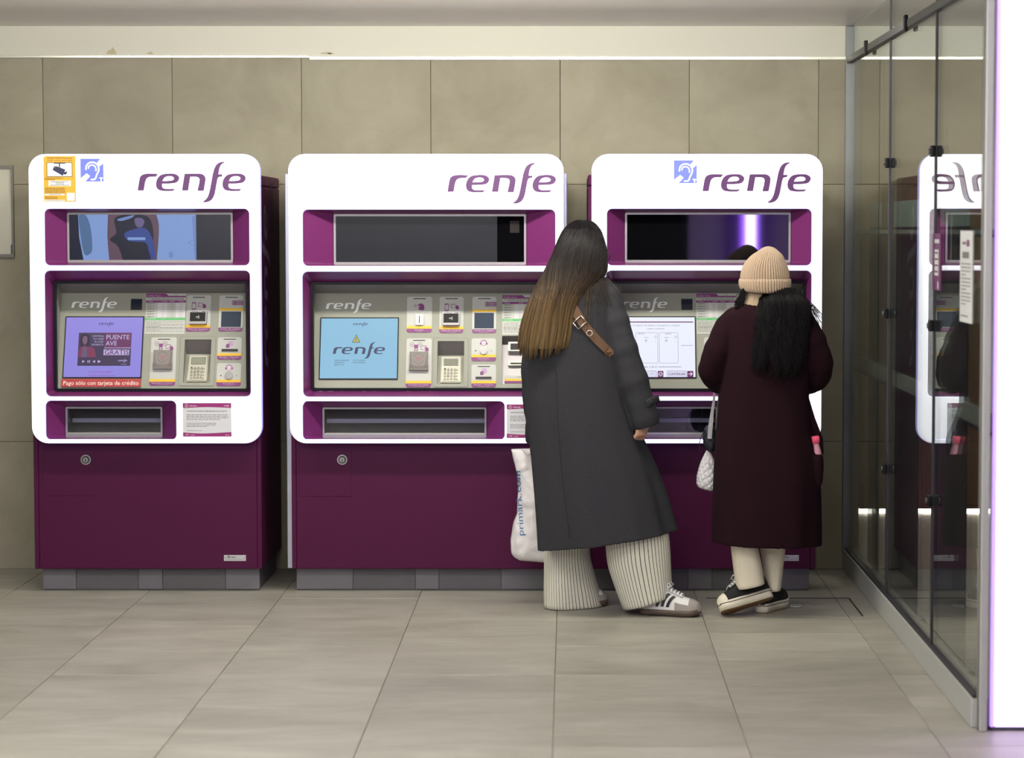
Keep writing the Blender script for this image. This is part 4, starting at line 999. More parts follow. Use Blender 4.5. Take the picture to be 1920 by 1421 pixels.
build_machine('widest purple ticket machine, in the middle, blue out of service screen', MIDDLE, True, 0.0, 'middle')
N3 = dict(NARROW); N3['ear'] = (207, 300, 250, 343); N3['logo'] = (261, 303.5, 463.5, 379.5)
build_machine('purple ticket machine at right behind the two women with white touch screen', N3, False, 2.425, 'right')
# ------------------------------------------------------------------ people
from mathutils.bvhtree import BVHTree
M_skin = pm('skin', (208, 160, 136), rough=.5, var=.05, scale=30, bump=.03, bscale=300)
M_lip = pm('lips', (170, 92, 88), rough=.4)
M_eye = pm('eye_white', (236, 232, 228), rough=.2); M_iris = pm('iris', (58, 40, 28), rough=.2)

def interp(tab, t):
    """smooth interpolation of table rows (t, a, b, ...)"""
    n = len(tab)
    if t <= tab[0][0]: return list(tab[0][1:])
    if t >= tab[-1][0]: return list(tab[-1][1:])
    i = max(k for k in range(n-1) if tab[k][0] <= t)
    p1, p2 = tab[i], tab[i+1]; h = p2[0]-p1[0]; u = (t-p1[0])/h; out = []
    for c in range(1, len(p1)):
        d = (p2[c]-p1[c])/h
        m1 = d if i == 0 else (lambda e: 0 if e*d <= 0 else 2*e*d/(e+d))((p1[c]-tab[i-1][c])/(p1[0]-tab[i-1][0]))
        m2 = d if i == n-2 else (lambda e: 0 if e*d <= 0 else 2*e*d/(e+d))((tab[i+2][c]-p2[c])/(tab[i+2][0]-p2[0]))
        out.append((2*u**3-3*u*u+1)*p1[c]+(u**3-2*u*u+u)*h*m1+(-2*u**3+3*u*u)*p2[c]+(u**3-u*u)*h*m2)
    return out

def sil_ring(py, L, R, Y, b, n=72, tilt=0.0, fn=None, rot=0.0, e=2.0, inset=0.0):
    """ring whose left and right edges are seen at picture columns L and R"""
    a_ = P(L, py, Y); c_ = P(R, py, Y); c = (a_+c_)/2; a = (c_.x-a_.x)/2-inset; b = b-inset; r = []
    for j in range(n):
        t = 2*PI*j/n; k = fn(t) if fn else 1.0
        cx = math.copysign(abs(cos(t))**(2/e), cos(t)); sy = math.copysign(abs(sin(t))**(2/e), sin(t))
        x = a*cx*k; y = b*sy*k
        if rot: x, y = x*cos(rot)-y*sin(rot), x*sin(rot)+y*cos(rot)
        r.append(V((c.x+x, c.y+y, c.z+tilt*x)))
    return r

def bvh_of(o):
    w = world_loc(o); return BVHTree.FromPolygons([p.co+w for p in o.data.vertices], [list(p.vertices) for p in o.data.polygons])
def shoot(bv, px, py, off=0.0, fallback=9.9):
    c = V((0, 0, ZC)); d = (P(px, py, 1.0)-c).normalized(); h = bv.ray_cast(c, d)
    if h[0] is None: return P(px, py, fallback), V((0, -1, 0))
    n = h[1]
    if n.dot(d) > 0: n = -n
    return h[0]+n*off, n

def head_shell(mb, c, yaw, pitch, m, s=1.0):
    """head about its centre; local y is where the face looks"""
    R = Matrix.Rotation(yaw, 3, 'Z') @ Matrix.Rotation(pitch, 3, 'X'); T = lambda p: c+R @ (V(p)*s)
    prof = [(-.112, .030, .022, .048), (-.105, .040, .040, .040), (-.085, .052, .058, .030), (-.055, .060, .072, .016), (-.02, .066, .082, .006), (.02, .071, .090, -.002), (.055, .074, .094, -.006), (.085, .066, .084, -.010), (.105, .044, .056, -.012), (.114, .012, .016, -.012)]
    rings = []
    for i in range(28):
        z = -.112+.226*i/27; w, d, y0 = interp([(p[0], p[1], p[2], p[3]) for p in prof], z)
        rings.append([T((w*cos(2*PI*j/32), y0+d*sin(2*PI*j/32), z)) for j in range(32)])
    mb.loft(rings, m)
    RM = R.to_4x4()
    B = lambda p, r: mb.ball(T(p), tuple(q*s for q in r), m, 14, 8, R)
    B((0, .092, -.020), (.013, .016, .012)); mb.tube([T((0, .086, .022)), T((0, .098, -.014))], [.007*s, .011*s], m, 10)
    for d in (-1, 1):
        B((d*.009, .090, -.024), (.007, .008, .006)); B((d*.032, .076, .024), (.022, .010, .007)); B((d*.038, .066, -.022), (.020, .016, .018))
        B((d*.074, -.012, .0), (.006, .017, .030)); B((d*.073, -.008, -.022), (.006, .010, .012))
    B((0, .084, -.052), (.022, .010, .006)); B((0, .083, -.061), (.019, .010, .006)); B((0, .072, -.094), (.022, .016, .014))
    return T, R
def face_parts(T, R, root, s=1.0):
    for d in (-1, 1):
        mb = MB(); mb.ball(T((d*.032, .073, .008)), .012*s, M_eye, 14, 10); mb.ball(T((d*.032, .0795, .008)), .0065*s, M_iris, 10, 8); mb.build('eye', root)
        mb = MB(); mb.tube([T((d*(.014+.034*k/6), .089-.014*(k/6)**2, .027+.006*sin(PI*k/6))) for k in range(7)], .0028*s, M_iris, 6); mb.build('eyebrow', root)
    mb = MB(); mb.ball(T((0, .0905, -.052)), (.019*s, .006*s, .004*s), M_lip, 14, 8, R); mb.ball(T((0, .0895, -.060)), (.017*s, .006*s, .005*s), M_lip, 14, 8, R); mb.build('lips', root)

def hand(mb, w, d, pn, m, curl=.5, thumb=1, s=1.0):
    """palm, four jointed fingers and a thumb; d = wrist to knuckles, pn = palm side"""
    d = V(d).normalized(); pn = V(pn); pn = (pn-d*pn.dot(d)).normalized(); sd = d.cross(pn)*thumb; w = V(w)
    mb.tube([w-d*.03*s, w, w+d*.03*s, w+d*.06*s, w+d*.085*s], [.021*s, .022*s, .032*s, .038*s, .036*s], m, 14, flat=.42, up=sd)
    for off, ln in ((.028, .070), (.0095, .080), (-.0095, .074), (-.027, .058)):
        p = w+d*.078*s+sd*off*s; q = [p-d*.02*s, p]; dr = d.copy(); a = 0
        for k, f in enumerate((.45, .32, .25)):
            a += curl*(.8 if k == 0 else 1.0); dr = d*cos(a)+pn*sin(a)
            q.append(q[-1]+dr*ln*f*s); 
        pts = []
        for i in range(len(q)-1): pts += [q[i], q[i].lerp(q[i+1], .5)]
        pts.append(q[-1]); mb.tube(pts, [.0088*s]*3+[.0085*s, .008*s, .0082*s, .0075*s, .0076*s, .006*s], m, 10)
        mb.ball(q[-1], .006*s, m, 8, 6)
    t0 = w+d*.022*s+sd*.024*s; t1 = t0+(sd*.75+d*.6+pn*.3).normalized()*.036*s; t2 = t1+(sd*.25+d*.85+pn*.5).normalized()*.030*s; t3 = t2+(d*.8+pn*.6-sd*.1).normalized()*.020*s
    mb.tube([t0-sd*.012*s, t0, t1, t2, t3], [.013*s, .0135*s, .0105*s, .0095*s, .0065*s], m, 10); mb.ball(t3, .0065*s, m, 8, 6)

def limb(mb, pts, rad, m):
    mb.tube(crom3(pts), [interp([(i, r) for i, r in enumerate(rad)], t*(len(rad)-1)/(len(pts)*6-6) )[0] for t in range(len(pts)*6-5)], m, 16)
def crom3(pts, n=6):
    pts = [V(p) for p in pts]; out = []
    for i in range(len(pts)-1):
        p0 = pts[max(0, i-1)]; p1 = pts[i]; p2 = pts[i+1]; p3 = pts[min(len(pts)-1, i+2)]
        for k in range(n):
            t = k/n; out.append(.5*(2*p1+(p2-p0)*t+(2*p0-5*p1+4*p2-p3)*t*t+(3*p1-p0-3*p2+p3)*t**3))
    out.append(pts[-1]); return out

def body(root, J, yaw, hyaw, hpitch, hands, sc=1.0):
    mb = MB(); T, R = head_shell(mb, J['head'], hyaw, hpitch, M_skin, sc)
    Rz = Matrix.Rotation(yaw, 3, 'Z')
    mb.tube([J['neck'], J['neck'].lerp(J['head'], .75)], [.056, .050], M_skin, 16)
    rings = []
    for t, a, b in ((0, .15, .09), (.12, .165, .11), (.3, .155, .105), (.5, .125, .09), (.7, .135, .095), (.85, .155, .095), (.95, .12, .075), (1, .06, .055)):
        c = J['pelvis'].lerp(J['neck'], t); rings.append([c+Rz @ V((a*cos(2*PI*j/28), b*sin(2*PI*j/28), 0)) for j in range(28)])
    mb.loft(rings, M_skin)
    for s in 'LR':
        limb(mb, [J['chest'], J['sh'+s], J['el'+s], J['wr'+s]], [.05, .046, .036, .023], M_skin)
        limb(mb, [J['hip'+s]+V((0, 0, .05)), J['hip'+s], J['kn'+s], J['an'+s]], [.070, .070, .044, .032], M_skin)
    for h in hands: hand(mb, *h[:3], M_skin, *h[3:])
    b = voxel(mb, .0042, 3, .5).build('body', root); face_parts(T, R, b, sc)
    return b, T, R

def wool(name, rgb, hl):
    return pm(name, rgb, rough=.95, var=hl, scale=160, bump=.22, bscale=900, sheen=0, spec=.12)

def cloth_leg(tab, Y, b, m, n=64, rot=0.0, tilt0=0.0, tilt1=0.0, folds=.02, steps=26, seed=0, dY=0.0):
    """trouser leg: outside down to the hem, then up inside it"""
    r = random.Random(seed); ph = [r.uniform(0, 6.28) for _ in range(4)]
    t0, t1 = tab[0][0], tab[-1][0]; rings = []
    def ring(py, inset):
        L, R = interp(tab, py); u = (py-t0)/(t1-t0)
        fn = lambda t: 1+folds*(.3+.7*u)*(sin(3*t+ph[0]+2*u)+.6*sin(5*t+ph[1]-3*u)+.5*sin(2*t+ph[2]+7*u))
        return sil_ring(py, L, R, Y+dY*u, b, n, tilt0+(tilt1-tilt0)*u, fn, rot, 2.2, inset)
    for i in range(steps+1): rings.append(ring(t0+(t1-t0)*i/steps, 0))
    for k in (0, 1, 2, 3): rings.append(ring(t1-k*7, .005))
    mb = MB(); mb.loft(rings, m, True, True, True, True, True)
    return mb

def stripe_mat(name, base, ink, count, width):
    m = pm(name, base, rough=.85, var=.03, scale=60, bump=.15, bscale=700)
    nt = m.node_tree; N = nt.nodes; L = nt.links; b = N['Principled BSDF']
    uv = N.new('ShaderNodeUVMap'); sp = N.new('ShaderNodeSeparateXYZ'); L.new(uv.outputs[0], sp.inputs[0])
    a = N.new('ShaderNodeMath'); a.operation = 'MULTIPLY'; a.inputs[1].default_value = count; L.new(sp.outputs[0], a.inputs[0])
    f = N.new('ShaderNodeMath'); f.operation = 'FRACT'; L.new(a.outputs[0], f.inputs[0])
    c = N.new('ShaderNodeMath'); c.operation = 'LESS_THAN'; c.inputs[1].default_value = width; L.new(f.outputs[0], c.inputs[0])
    mx = N.new('ShaderNodeMix'); mx.data_type = 'RGBA'; L.new(c.outputs[0], mx.inputs[0])
    src = b.inputs['Base Color'].links[0].from_socket; L.new(src, mx.inputs[6]); mx.inputs[7].default_value = lin(ink); L.new(mx.outputs[2], b.inputs['Base Color'])
    return m

def hair_mat(name, stops, z0, z1, jitter):
    m = bpy.data.materials.new(name); m.use_nodes = True; nt = m.node_tree; N = nt.nodes; L = nt.links; b = N['Principled BSDF']
    tc = N.new('ShaderNodeTexCoord'); sp = N.new('ShaderNodeSeparateXYZ'); L.new(tc.outputs['Object'], sp.inputs[0])
    geo = N.new('ShaderNodeNewGeometry'); ri = geo.outputs['Random Per Island']
    ja = N.new('ShaderNodeMath'); ja.operation = 'MULTIPLY_ADD'; ja.inputs[1].default_value = .10; L.new(ri, ja.inputs[0]); L.new(sp.outputs[2], ja.inputs[2])
    mr = N.new('ShaderNodeMapRange'); mr.inputs[1].default_value = z1; mr.inputs[2].default_value = z0+.10; L.new(ja.outputs[0], mr.inputs[0])
    cr = N.new('ShaderNodeValToRGB'); L.new(mr.outputs[0], cr.inputs[0]); e = cr.color_ramp.elements
    e[0].position, e[0].color = stops[0][0], lin(stops[0][1]); e[1].position, e[1].color = stops[-1][0], lin(stops[-1][1])
    for p, c in stops[1:-1]: q = e.new(p); q.color = lin(c)
    wv = N.new('ShaderNodeMath'); wv.operation = 'MULTIPLY'; wv.inputs[1].default_value = 7.13; L.new(ri, wv.inputs[0])
    fr = N.new('ShaderNodeMath'); fr.operation = 'FRACT'; L.new(wv.outputs[0], fr.inputs[0])
    m2 = N.new('ShaderNodeMapRange'); m2.inputs[3].default_value = 1-jitter; m2.inputs[4].default_value = 1+jitter; L.new(fr.outputs[0], m2.inputs[0])
    hv = N.new('ShaderNodeHueSaturation'); L.new(cr.outputs[0], hv.inputs['Color']); L.new(m2.outputs[0], hv.inputs['Value']); L.new(hv.outputs[0], b.inputs['Base Color'])
    b.inputs['Roughness'].default_value = .5; b.inputs['Specular IOR Level'].default_value = .2
    return m

def hair_fn(tab):
    """s across, py down -> point on the hair surface; rows (py, L, R, Yc, b, a0, a1)"""
    def H(s, py, k=1.0, dx=0.0):
        L, R, Y, b, a0, a1 = interp(tab, py); a_ = P(L, py, Y); c_ = P(R, py, Y); c = (a_+c_)/2; a = (c_.x-a_.x)/2
        t = math.radians(a0+(a1-a0)*s)
        return V((c.x+a*cos(t)*k+dx, c.y+b*sin(t)*k, c.z))
    return H

# shoes in their own frame: x to the toe, z up, sole on z = 0
def shoe_profile(L):
    w = [(0, .004), (.02, .018), (.08, .029), (.25, .033), (.45, .035), (.7, .046), (.82, .046), (.92, .038), (.975, .022), (1, .004)]
    return lambda t: interp(w, t)[0]
def place(mb, M):
    mb.v = [M @ p for p in mb.v]; return mb
def shoe(root, name, style, M, L=.262, m=None):
    W_ = shoe_profile(L); parts = []
    hs = .024 if style == 'gum' else .036
    def outline(k, n=26):
        top = [(L*t, W_(t)*k) for t in [i/n for i in range(n+1)]]
        return top+[(x, -y) for x, y in reversed(top[1:-1])]
    def sole(z0, z1, k0, k1, mm, mb):
        A = outline(k0); B = outline(k1); rise = lambda x: .010*max(0, (x/L-.75)/.25)**2
        mb.loft([[V((x, y, z0+rise(x))) for x, y in A], [V((x, y, z1+rise(x)*.7)) for x, y in B]], mm, True)
    h = [(0, .050), (.03, .078), (.12, .084), (.30, .088), (.36, .098), (.42, .094), (.55, .076), (.7, .058), (.85, .046), (.95, .034), (1, .012)]
    def S(t, f, off=0.0):
        w = W_(t)*.97+off; z = hs-.004; hh = interp(h, t)[0]-.0+off
        cf = math.copysign(abs(cos(f))**.75, cos(f)); sf = abs(sin(f))**.62
        return V((L*t, w*cf*(1-.30*sf*(1 if t < .45 else .5)), z+(hh-.0)*sf))
    g = lambda mb, t0, t1, f0, f1, off, mm, nu=14, nv=20: mb.grid(lambda u, v: S(t0+(t1-t0)*u, f0+(f1-f0)*v, off), nu, nv, mm)
    b = root
    up = MB(); g(up, 0.0, 1.0, 0, PI, 0, m['upper'], 40, 28)
    shoe_o = place(up, M).build(name, b)
    so = MB(); sole(0, hs, .96, 1.06, m['sole'], so)
    if style == 'gum': place(so, M).build('sole', shoe_o, 'brown gum sole')
    else: place(so, M).build('sole', shoe_o, 'thick white sole')
    if style == 'gum':
        tc = MB(); g(tc, .82, 1.0, 0, PI, .0012, m['toe'], 16, 24)
        g(tc, .60, .82, 0, .36, .0012, m['toe'], 10, 8); g(tc, .60, .82, PI-.36, PI, .0012, m['toe'], 10, 8); place(tc, M).build('toe_cap', shoe_o, 'grey suede toe cap')
        for k in range(3):
            st = MB()
            for sd in (0, 1):
                fn = lambda u, v: S(.31+k*.085+v*.115-.0+(u-.5)*.048, (.06+.80*v) if sd == 0 else PI-(.06+.80*v), .0016)
                st.grid(fn, 3, 12, m['stripe'])
            place(st, M).build('stripe', shoe_o)
        hl = MB(); g(hl, .0, .10, .2, PI-.2, .0012, m['stripe'], 6, 20); place(hl, M).build('heel_tab', shoe_o)
    else:
        ln = MB(); A = outline(1.065, 40); rise = lambda x: .010*max(0, (x/L-.75)/.25)**2
        rr_ = [[V((x, y, .026+rise(x))) for x, y in A], [V((x, y, .0285+rise(x))) for x, y in A]]
        ln.loft(rr_, m['upper'], True, False, False); place(ln, M).build('sole_line', shoe_o, 'thin black line round the sole')
        os_ = MB(); sole(-.003, .001, .93, .95, m['out'], os_); place(os_, M).build('outsole', shoe_o, 'tan rubber outsole')
        cap = MB(); cap.grid(lambda u, v: S(.86+.14*u, .05+(PI-.1)*v, .0015), 8, 20, m['sole']); place(cap, M).build('toe_cap', shoe_o)
    tg = MB(); g(tg, .40, .72, PI/2-.42, PI/2+.42, .003, m['tongue'], 10, 10); place(tg, M).build('tongue', shoe_o)
    lc = MB()
    for i in range(6):
        t = .42+i*.052
        for sd in (1, -1):
            lc.tube([S(t+(.02*(k/8)), PI/2+sd*(.62-1.24*k/8)*(1-.04*i), .006+.004*sin(PI*k/8)) for k in range(9)], .0030, m['lace'], 6)
    for sd in (1, -1):
        c0 = S(.42, PI/2, .008); lc.tube([c0, c0+V((.02, sd*.018, .010)), c0+V((.030, sd*.030, .0)), c0+V((.018, sd*.026, -.008)), c0+V((.004, sd*.008, .002))], .0028, m['lace'], 6)
        lc.tube([c0, c0+V((.012, sd*.020, .004)), c0+V((.02, sd*.036, -.012))], .0024, m['lace'], 6)
    place(lc, M).build('laces', shoe_o)
    return shoe_o
def shoe_matrix(toe_px, yaw, pitch=0.0, roll=0.0, L=.262, Y=9.9, rest=0.001, xc=None):
    R = Matrix.Rotation(yaw, 4, 'Z') @ Matrix.Rotation(pitch, 4, 'Y') @ Matrix.Rotation(roll, 4, 'X')
    W_ = shoe_profile(L); zs = [(R @ V((L*t, s*W_(t), -.003+.010*max(0, (t-.75)/.25)**2))).z for t in [i/20 for i in range(21)] for s in (-1, 1)]
    toe = R @ V((L, 0, .02)); tgt = P(toe_px[0], toe_px[1], Y)
    return Matrix.Translation((tgt.x-toe.x, tgt.y-toe.y, rest-min(zs))) @ R

# ================================================================== woman in the grey coat
pA = thing('person', 'woman seen from behind in charcoal wool coat and striped wide trousers, long ombre hair', 'person', (P(1130, 1140, 9.97).x, 9.97, 0))
YA = 9.97
M_coat = wool('charcoal_wool', (56, 56, 60), .30)
J = dict(head=P(1093, 479, 9.985), neck=P(1088, 532, 9.975), chest=P(1085, 575, 9.975), pelvis=P(1112, 790, 9.985),
  shL=P(1025, 568, 9.985), elL=P(1007, 695, 10.025), wrL=P(1000, 815, 10.12), shR=P(1136, 560, 9.955), elR=P(1172, 670, 9.905), wrR=P(1205, 772, 9.905),
  hipL=P(1085, 830, 10.0), knL=P(1068, 985, 10.09), anL=P(1075, 1115, 10.11), hipR=P(1150, 830, 9.97), knR=P(1185, 985, 9.955), anR=P(1210, 1120, 9.935))
hA = [(P(1206, 778, 9.905), (-.10, -.02, -1), (-.75, .6, 0), .85, 1), (J['wrL'], (0.0, .12, -1), (1, 0.1, 0), .95, 1)]
bA, TA, RA = body(pA, J, math.radians(-25), math.radians(-62), math.radians(-4), hA, .94)
# coat
tabA = [(512, 1062, 1122, .075), (522, 1044, 1138, .10), (538, 1028, 1150, .118), (560, 1012, 1158, .13), (600, 998, 1160, .142), (660, 988, 1166, .150), (740, 984, 1178, .158), (800, 990, 1194, .165), (830, 994, 1204, .168), (880, 999, 1224, .176), (940, 1005, 1243, .186), (1000, 1011, 1258, .195), (1012, 1012, 1262, .197)]
rr_ = random.Random(3)
def foldA(u, t):
    a = max(0, (u-.25))/.75
    return 1+.042*a*(sin(4*t+1.2)+.7*sin(7*t+.4+u)+.5*sin(11*t+2.0))+.008*sin(3*t+9*u)
mb = MB(); rings = []
NR = 60
for i in range(NR+1):
    u = i/NR; py = 512+500*u; L, R, b = interp(tabA, py); rings.append(sil_ring(py, L, R, YA, b, 96, .138*max(0, (u-.3)/.7), lambda t: foldA(u, t), 0, 2.3))
for k in (1, 6, 14, 20):
    py = 1012-k*2; L, R, b = interp(tabA, py); rings.append(sil_ring(py, L, R, YA, b, 96, .138, lambda t: foldA(1, t), 0, 2.3, .016))
mb.loft(rings, M_coat, True)
def sleeve(mb, pts, rad, m, seed, cuff=True):
    r = random.Random(seed); c = crom3(pts, 8); n = len(c); rd = [interp([(i, q) for i, q in enumerate(rad)], t*(len(rad)-1)/(n-1))[0] for t in range(n)]
    ph = r.uniform(0, 6); rd = [q*(1+.035*sin(i*.9+ph)+.02*sin(i*1.7+ph)) for i, q in enumerate(rd)]
    ext = c[-1]; back = [c[-2].lerp(c[-1], .9), c[-4]]
    mb.tube(c+back, rd+[rd[-1]-.012, rd[-1]-.016], m, 32)
sleeve(mb, [P(1112, 536, 9.965), P(1133, 556, 9.950), P(1151, 605, 9.920), P(1170, 660, 9.900), P(1191, 725, 9.895), P(1213, 799, 9.900)], [.05, .068, .064, .060, .062, .056], M_coat, 2)
sleeve(mb, [P(1045, 540, 9.975), P(1026, 566, 9.985), P(1008, 640, 10.00), P(1002, 715, 10.03), P(1009, 790, 10.09), P(1006, 828, 10.12)], [.05, .062, .058, .055, .054, .050], M_coat, 4)
# stand-up collar
cr = [P(1090, 524, 9.975), P(1090, 508, 9.975)]
mb.loft([[cr[0]+V((.085*cos(t), .078*sin(t), 0)) for t in [2*PI*j/40 for j in range(40)]], [cr[1]+V((.076*cos(t), .072*sin(t), 0)) for t in [2*PI*j/40 for j in range(40)]], [cr[1]+V((.060*cos(t), .058*sin(t), 0)) for t in [2*PI*j/40 for j in range(40)]], [cr[0]+V((.06*cos(t), .058*sin(t), 0)) for t in [2*PI*j/40 for j in range(40)]]], M_coat)
coatA = voxel(mb, .0048, 6, .5).build('coat', pA)
bvA = bvh_of(coatA)
seam = [shoot(bvA, x, y, .0006)[0] for x, y in ((1043, 690), (1044, 740), (1046, 790), (1049, 830), (1053, 880), (1060, 940), (1066, 990), (1068, 1010))]
M_seam = pm('coat_seam', (40, 40, 43), rough=.95)
MB().tube(crom3(seam), .0016, M_seam, 6).build('back_seam', coatA)
sm2 = [shoot(bvA, x, y, .0006)[0] for x, y in ((1137, 580), (1142, 620), (1152, 680), (1160, 715))]
MB().tube(crom3(sm2), .0014, M_seam, 6).build('sleeve_seam', coatA)
q, n = shoot(bvA, 1231, 748, .002)
mb = MB(); tb = [shoot(bvA, x, y, .004)[0] for x, y in ((1212, 757), (1220, 753), (1228, 749))]+[shoot(bvA, 1233, 747, .006)[0]+V((.006, .01, 0))]
mb.tube(tb, [.016, .018, .018, .014], M_coat, 8, flat=.28, up=(0, 0, 1)); mb.ball(tb[1]+V((0, -.006, 0)), (.007, .004, .007), M_seam, 12, 8); mb.build('cuff_tab', coatA)
# trousers
M_strA = stripe_mat('striped_cotton', (226, 224, 208), (52, 52, 58), 52, .17)
trA = thing('trousers', None, None, (0, 0, 0)); trA.parent = pA; trA.location = (0, 0, 0)
wl_ = cloth_leg([(960, 1022, 1106), (1030, 1020, 1106), (1080, 1018, 1117), (1110, 1017, 1127), (1136, 1017, 1134)], 10.13, .088, M_strA, 72, math.radians(30), 0, 0, .018, 28, 3)
wl_.build('trouser_leg', trA)
wr_ = cloth_leg([(955, 1140, 1236), (985, 1136, 1250), (1000, 1136, 1254), (1040, 1139, 1257), (1080, 1150, 1259), (1127, 1167, 1262)], 9.955, .105, M_strA, 72, 0, .05, .30, .020, 28, 5)
wr_.build('trouser_leg', trA)
# shoes
SA = dict(upper=pm('white_leather', (226, 225, 224), rough=.45, var=.03), sole=pm('gum_sole', (92, 78, 68), rough=.55, var=.1), toe=pm('grey_suede', (158, 150, 146), rough=.9, var=.08, scale=200), stripe=pm('stripe_black', (24, 26, 28), rough=.5), tongue=pm('white_tongue', (222, 221, 222), rough=.6), lace=pm('white_lace', (224, 224, 226), rough=.7))
shoe(pA, 'right_shoe', 'gum', shoe_matrix((1315, 1146), math.radians(-14), 0, 0, .262, 9.870), .262, SA)
shoe(pA, 'left_shoe', 'gum', shoe_matrix((1137, 1129), math.radians(34), 0, 0, .255, 10.19), .255, SA)
# hair
tabHA = [(411, 1088, 1096, 9.985, .008, 60, 420), (414, 1076, 1109, 9.985, .036, 60, 420), (420, 1066, 1118, 9.985, .056, 60, 420), (430, 1056, 1126, 9.985, .078, 62, 420), (445, 1048, 1132, 9.98, .098, 80, 396), (475, 1036, 1138, 9.97, .115, 95, 368), (505, 1022, 1138, 9.955, .118, 120, 358),
  (530, 1009, 1122, 9.92, .100, 150, 352), (555, 997, 1096, 9.885, .085, 172, 356), (590, 984, 1084, 9.865, .068, 178, 360), (620, 977, 1080, 9.86, .062, 178, 362), (650, 974, 1074, 9.86, .060, 178, 362), (675, 976, 1066, 9.862, .056, 178, 362)]
HA = hair_fn(tabHA)
M_hairA = hair_mat('ombre_hair', [(0, (20, 17, 20)), (.30, (27, 21, 21)), (.48, (52, 40, 30)), (.72, (98, 78, 52)), (1, (120, 98, 66))], P(0, 668, 9.85).z, P(0, 412, 9.97).z, .55)
mb = MB(); mb.loft([[HA(j/40, 411+(652-411)*i/40, .965) for j in range(41)] for i in range(41)], M_hairA, True, False, False, False)
hbA = mb.build('hair', pA)
rh = random.Random(21); mb = MB()
endA = [(0, 648), (.12, 664), (.3, 672), (.6, 664), (.85, 652), (1, 636)]
locksA = [(((k+.5)/64)+rh.gauss(0, .006), rh.gauss(0, 4), rh.gauss(0, .018), rh.uniform(.97, 1.06), rh.uniform(0, 6.3)) for k in range(64)]
for i in range(1500):
    sl, de, dr, kk, ph = locksA[i % 64]; w = rh.gauss(0, .012); p0 = 412+rh.random()**2*24
    p1 = interp(endA, min(1, max(0, sl)))[0]+de-abs(w)*260-abs(rh.gauss(0, 2.5)); k1 = kk+rh.gauss(0, .015); am = .0022+.001*sin(ph); pts = []
    for q in range(15):
        u = q/14; py = p0+(p1-p0)*u; pts.append(HA(min(1, max(0, sl+w*(1.25-.95*max(0, u-.45)/.55)+dr*u*u)), py, 1.0+(k1-1.0)*u, am*sin(ph+u*8)*u))
    r_ = rh.uniform(.0007, .0016); mb.tube(pts, [r_*(1-.65*max(0, u-.6)/.4) for u in [q/14 for q in range(15)]], M_hairA, 4, True)
for i in range(46):                                   # loose strands over the right shoulder
    x0 = rh.uniform(1096, 1136); y0 = rh.uniform(500, 518); ex = x0+rh.uniform(-22, 34)*(1 if x0 > 1110 else -.4); ey = rh.uniform(550, 640) if x0 < 1118 else rh.uniform(530, 575)
    pts = []
    for q in range(9):
        u = q/8; x = x0+(ex-x0)*u**1.6+3*sin(u*3+i); y = y0+(ey-y0)*u; pts.append(shoot(bvA, x, y, .006+.006*sin(PI*u), 9.9)[0])
    mb.tube(pts, .0007, M_hairA, 3, True)
mb.build('hair_strands', hbA, kind='stuff')
# spectacles
M_gl = pm('spectacle_frame', (26, 26, 32), rough=.3)
mb = MB()
for d in (-1, 1):
    mb.tube([TA((d*.034+.024*cos(2*PI*k/24), .104, .006+.020*sin(2*PI*k/24))) for k in range(25)], .0016, M_gl, 6)
    mb.tube([TA((d*.058, .102, .010)), TA((d*.074, .08, .010)), TA((d*.078, .02, .008)), TA((d*.077, -.01, .0))], .0015, M_gl, 6)
mb.tube([TA((-.010, .105, .008)), TA((0, .107, .011)), TA((.010, .105, .008))], .0015, M_gl, 6)
sg = mb.build('spectacles', pA, 'thin dark spectacles')
mb = MB()
for d in (-1, 1): mb.add([TA((d*.034+.023*cos(2*PI*k/20), .104, .006+.019*sin(2*PI*k/20))) for k in range(20)], [list(range(20))], glass_mat('lens', (240, 244, 248), .05) if d == -1 else MATS['lens'])
mb.build('lens', sg)

# crossbody bag --------------------------------------------------------------
cb = thing('crossbody_bag', 'brown webbing crossbody bag strap slung across the back of the charcoal coat', 'bag', P(1150, 760, 10.16))
M_web = pm('brown_webbing', (104, 76, 56), rough=.8, var=.12, scale=120, bump=.2, bscale=900)
M_brass = pm('pale_metal', (206, 198, 186), rough=.25, metal=.9)
vis = [(1058, 552), (1068, 566), (1078, 582), (1090, 602), (1104, 620), (1120, 638), (1136, 654), (1146, 665)]
pts = []; nrm = []
for x, y in vis: p_, n_ = shoot(bvA, x, y, .0045); pts.append(p_); nrm.append(n_)
front = [(P(1157, 677, 9.905), V((.3, -1, 0))), (P(1168, 694, 9.96), V((.9, -.6, 0))), (P(1172, 720, 10.06), V((.9, .5, 0))), (P(1150, 750, 10.155), V((0, 1, 0)))]
pts += [q[0] for q in front]; nrm += [q[1] for q in front]
shl = [(P(1130, 745, 10.155), V((0, 1, 0))), (P(1085, 660, 10.145), V((0, 1, 0))), (P(1050, 580, 10.12), V((0, 1, .2))), (P(1036, 536, 10.04), V((-.2, .5, 1))), (P(1042, 529, 9.97), V((-.2, 0, 1)))]
pts = [q[0] for q in shl]+pts; nrm = [q[1] for q in shl]+nrm
def ribbon(pts, nrm, w, th, m, mb):
    rings = []
    for i, p in enumerate(pts):
        t = (pts[min(i+1, len(pts)-1)]-pts[max(0, i-1)]).normalized(); n = V(nrm[i]).normalized(); n = (n-t*n.dot(t)).normalized(); b = t.cross(n)
        ww = w[i] if hasattr(w, '__len__') else w
        rings.append([p+b*ww/2+n*th/2, p+b*ww/2-n*th/2, p-b*ww/2-n*th/2, p-b*ww/2+n*th/2])
    mb.loft(rings, m, False); return mb
ribbon(pts, nrm, .036, .003, M_web, MB()).build('strap', cb)
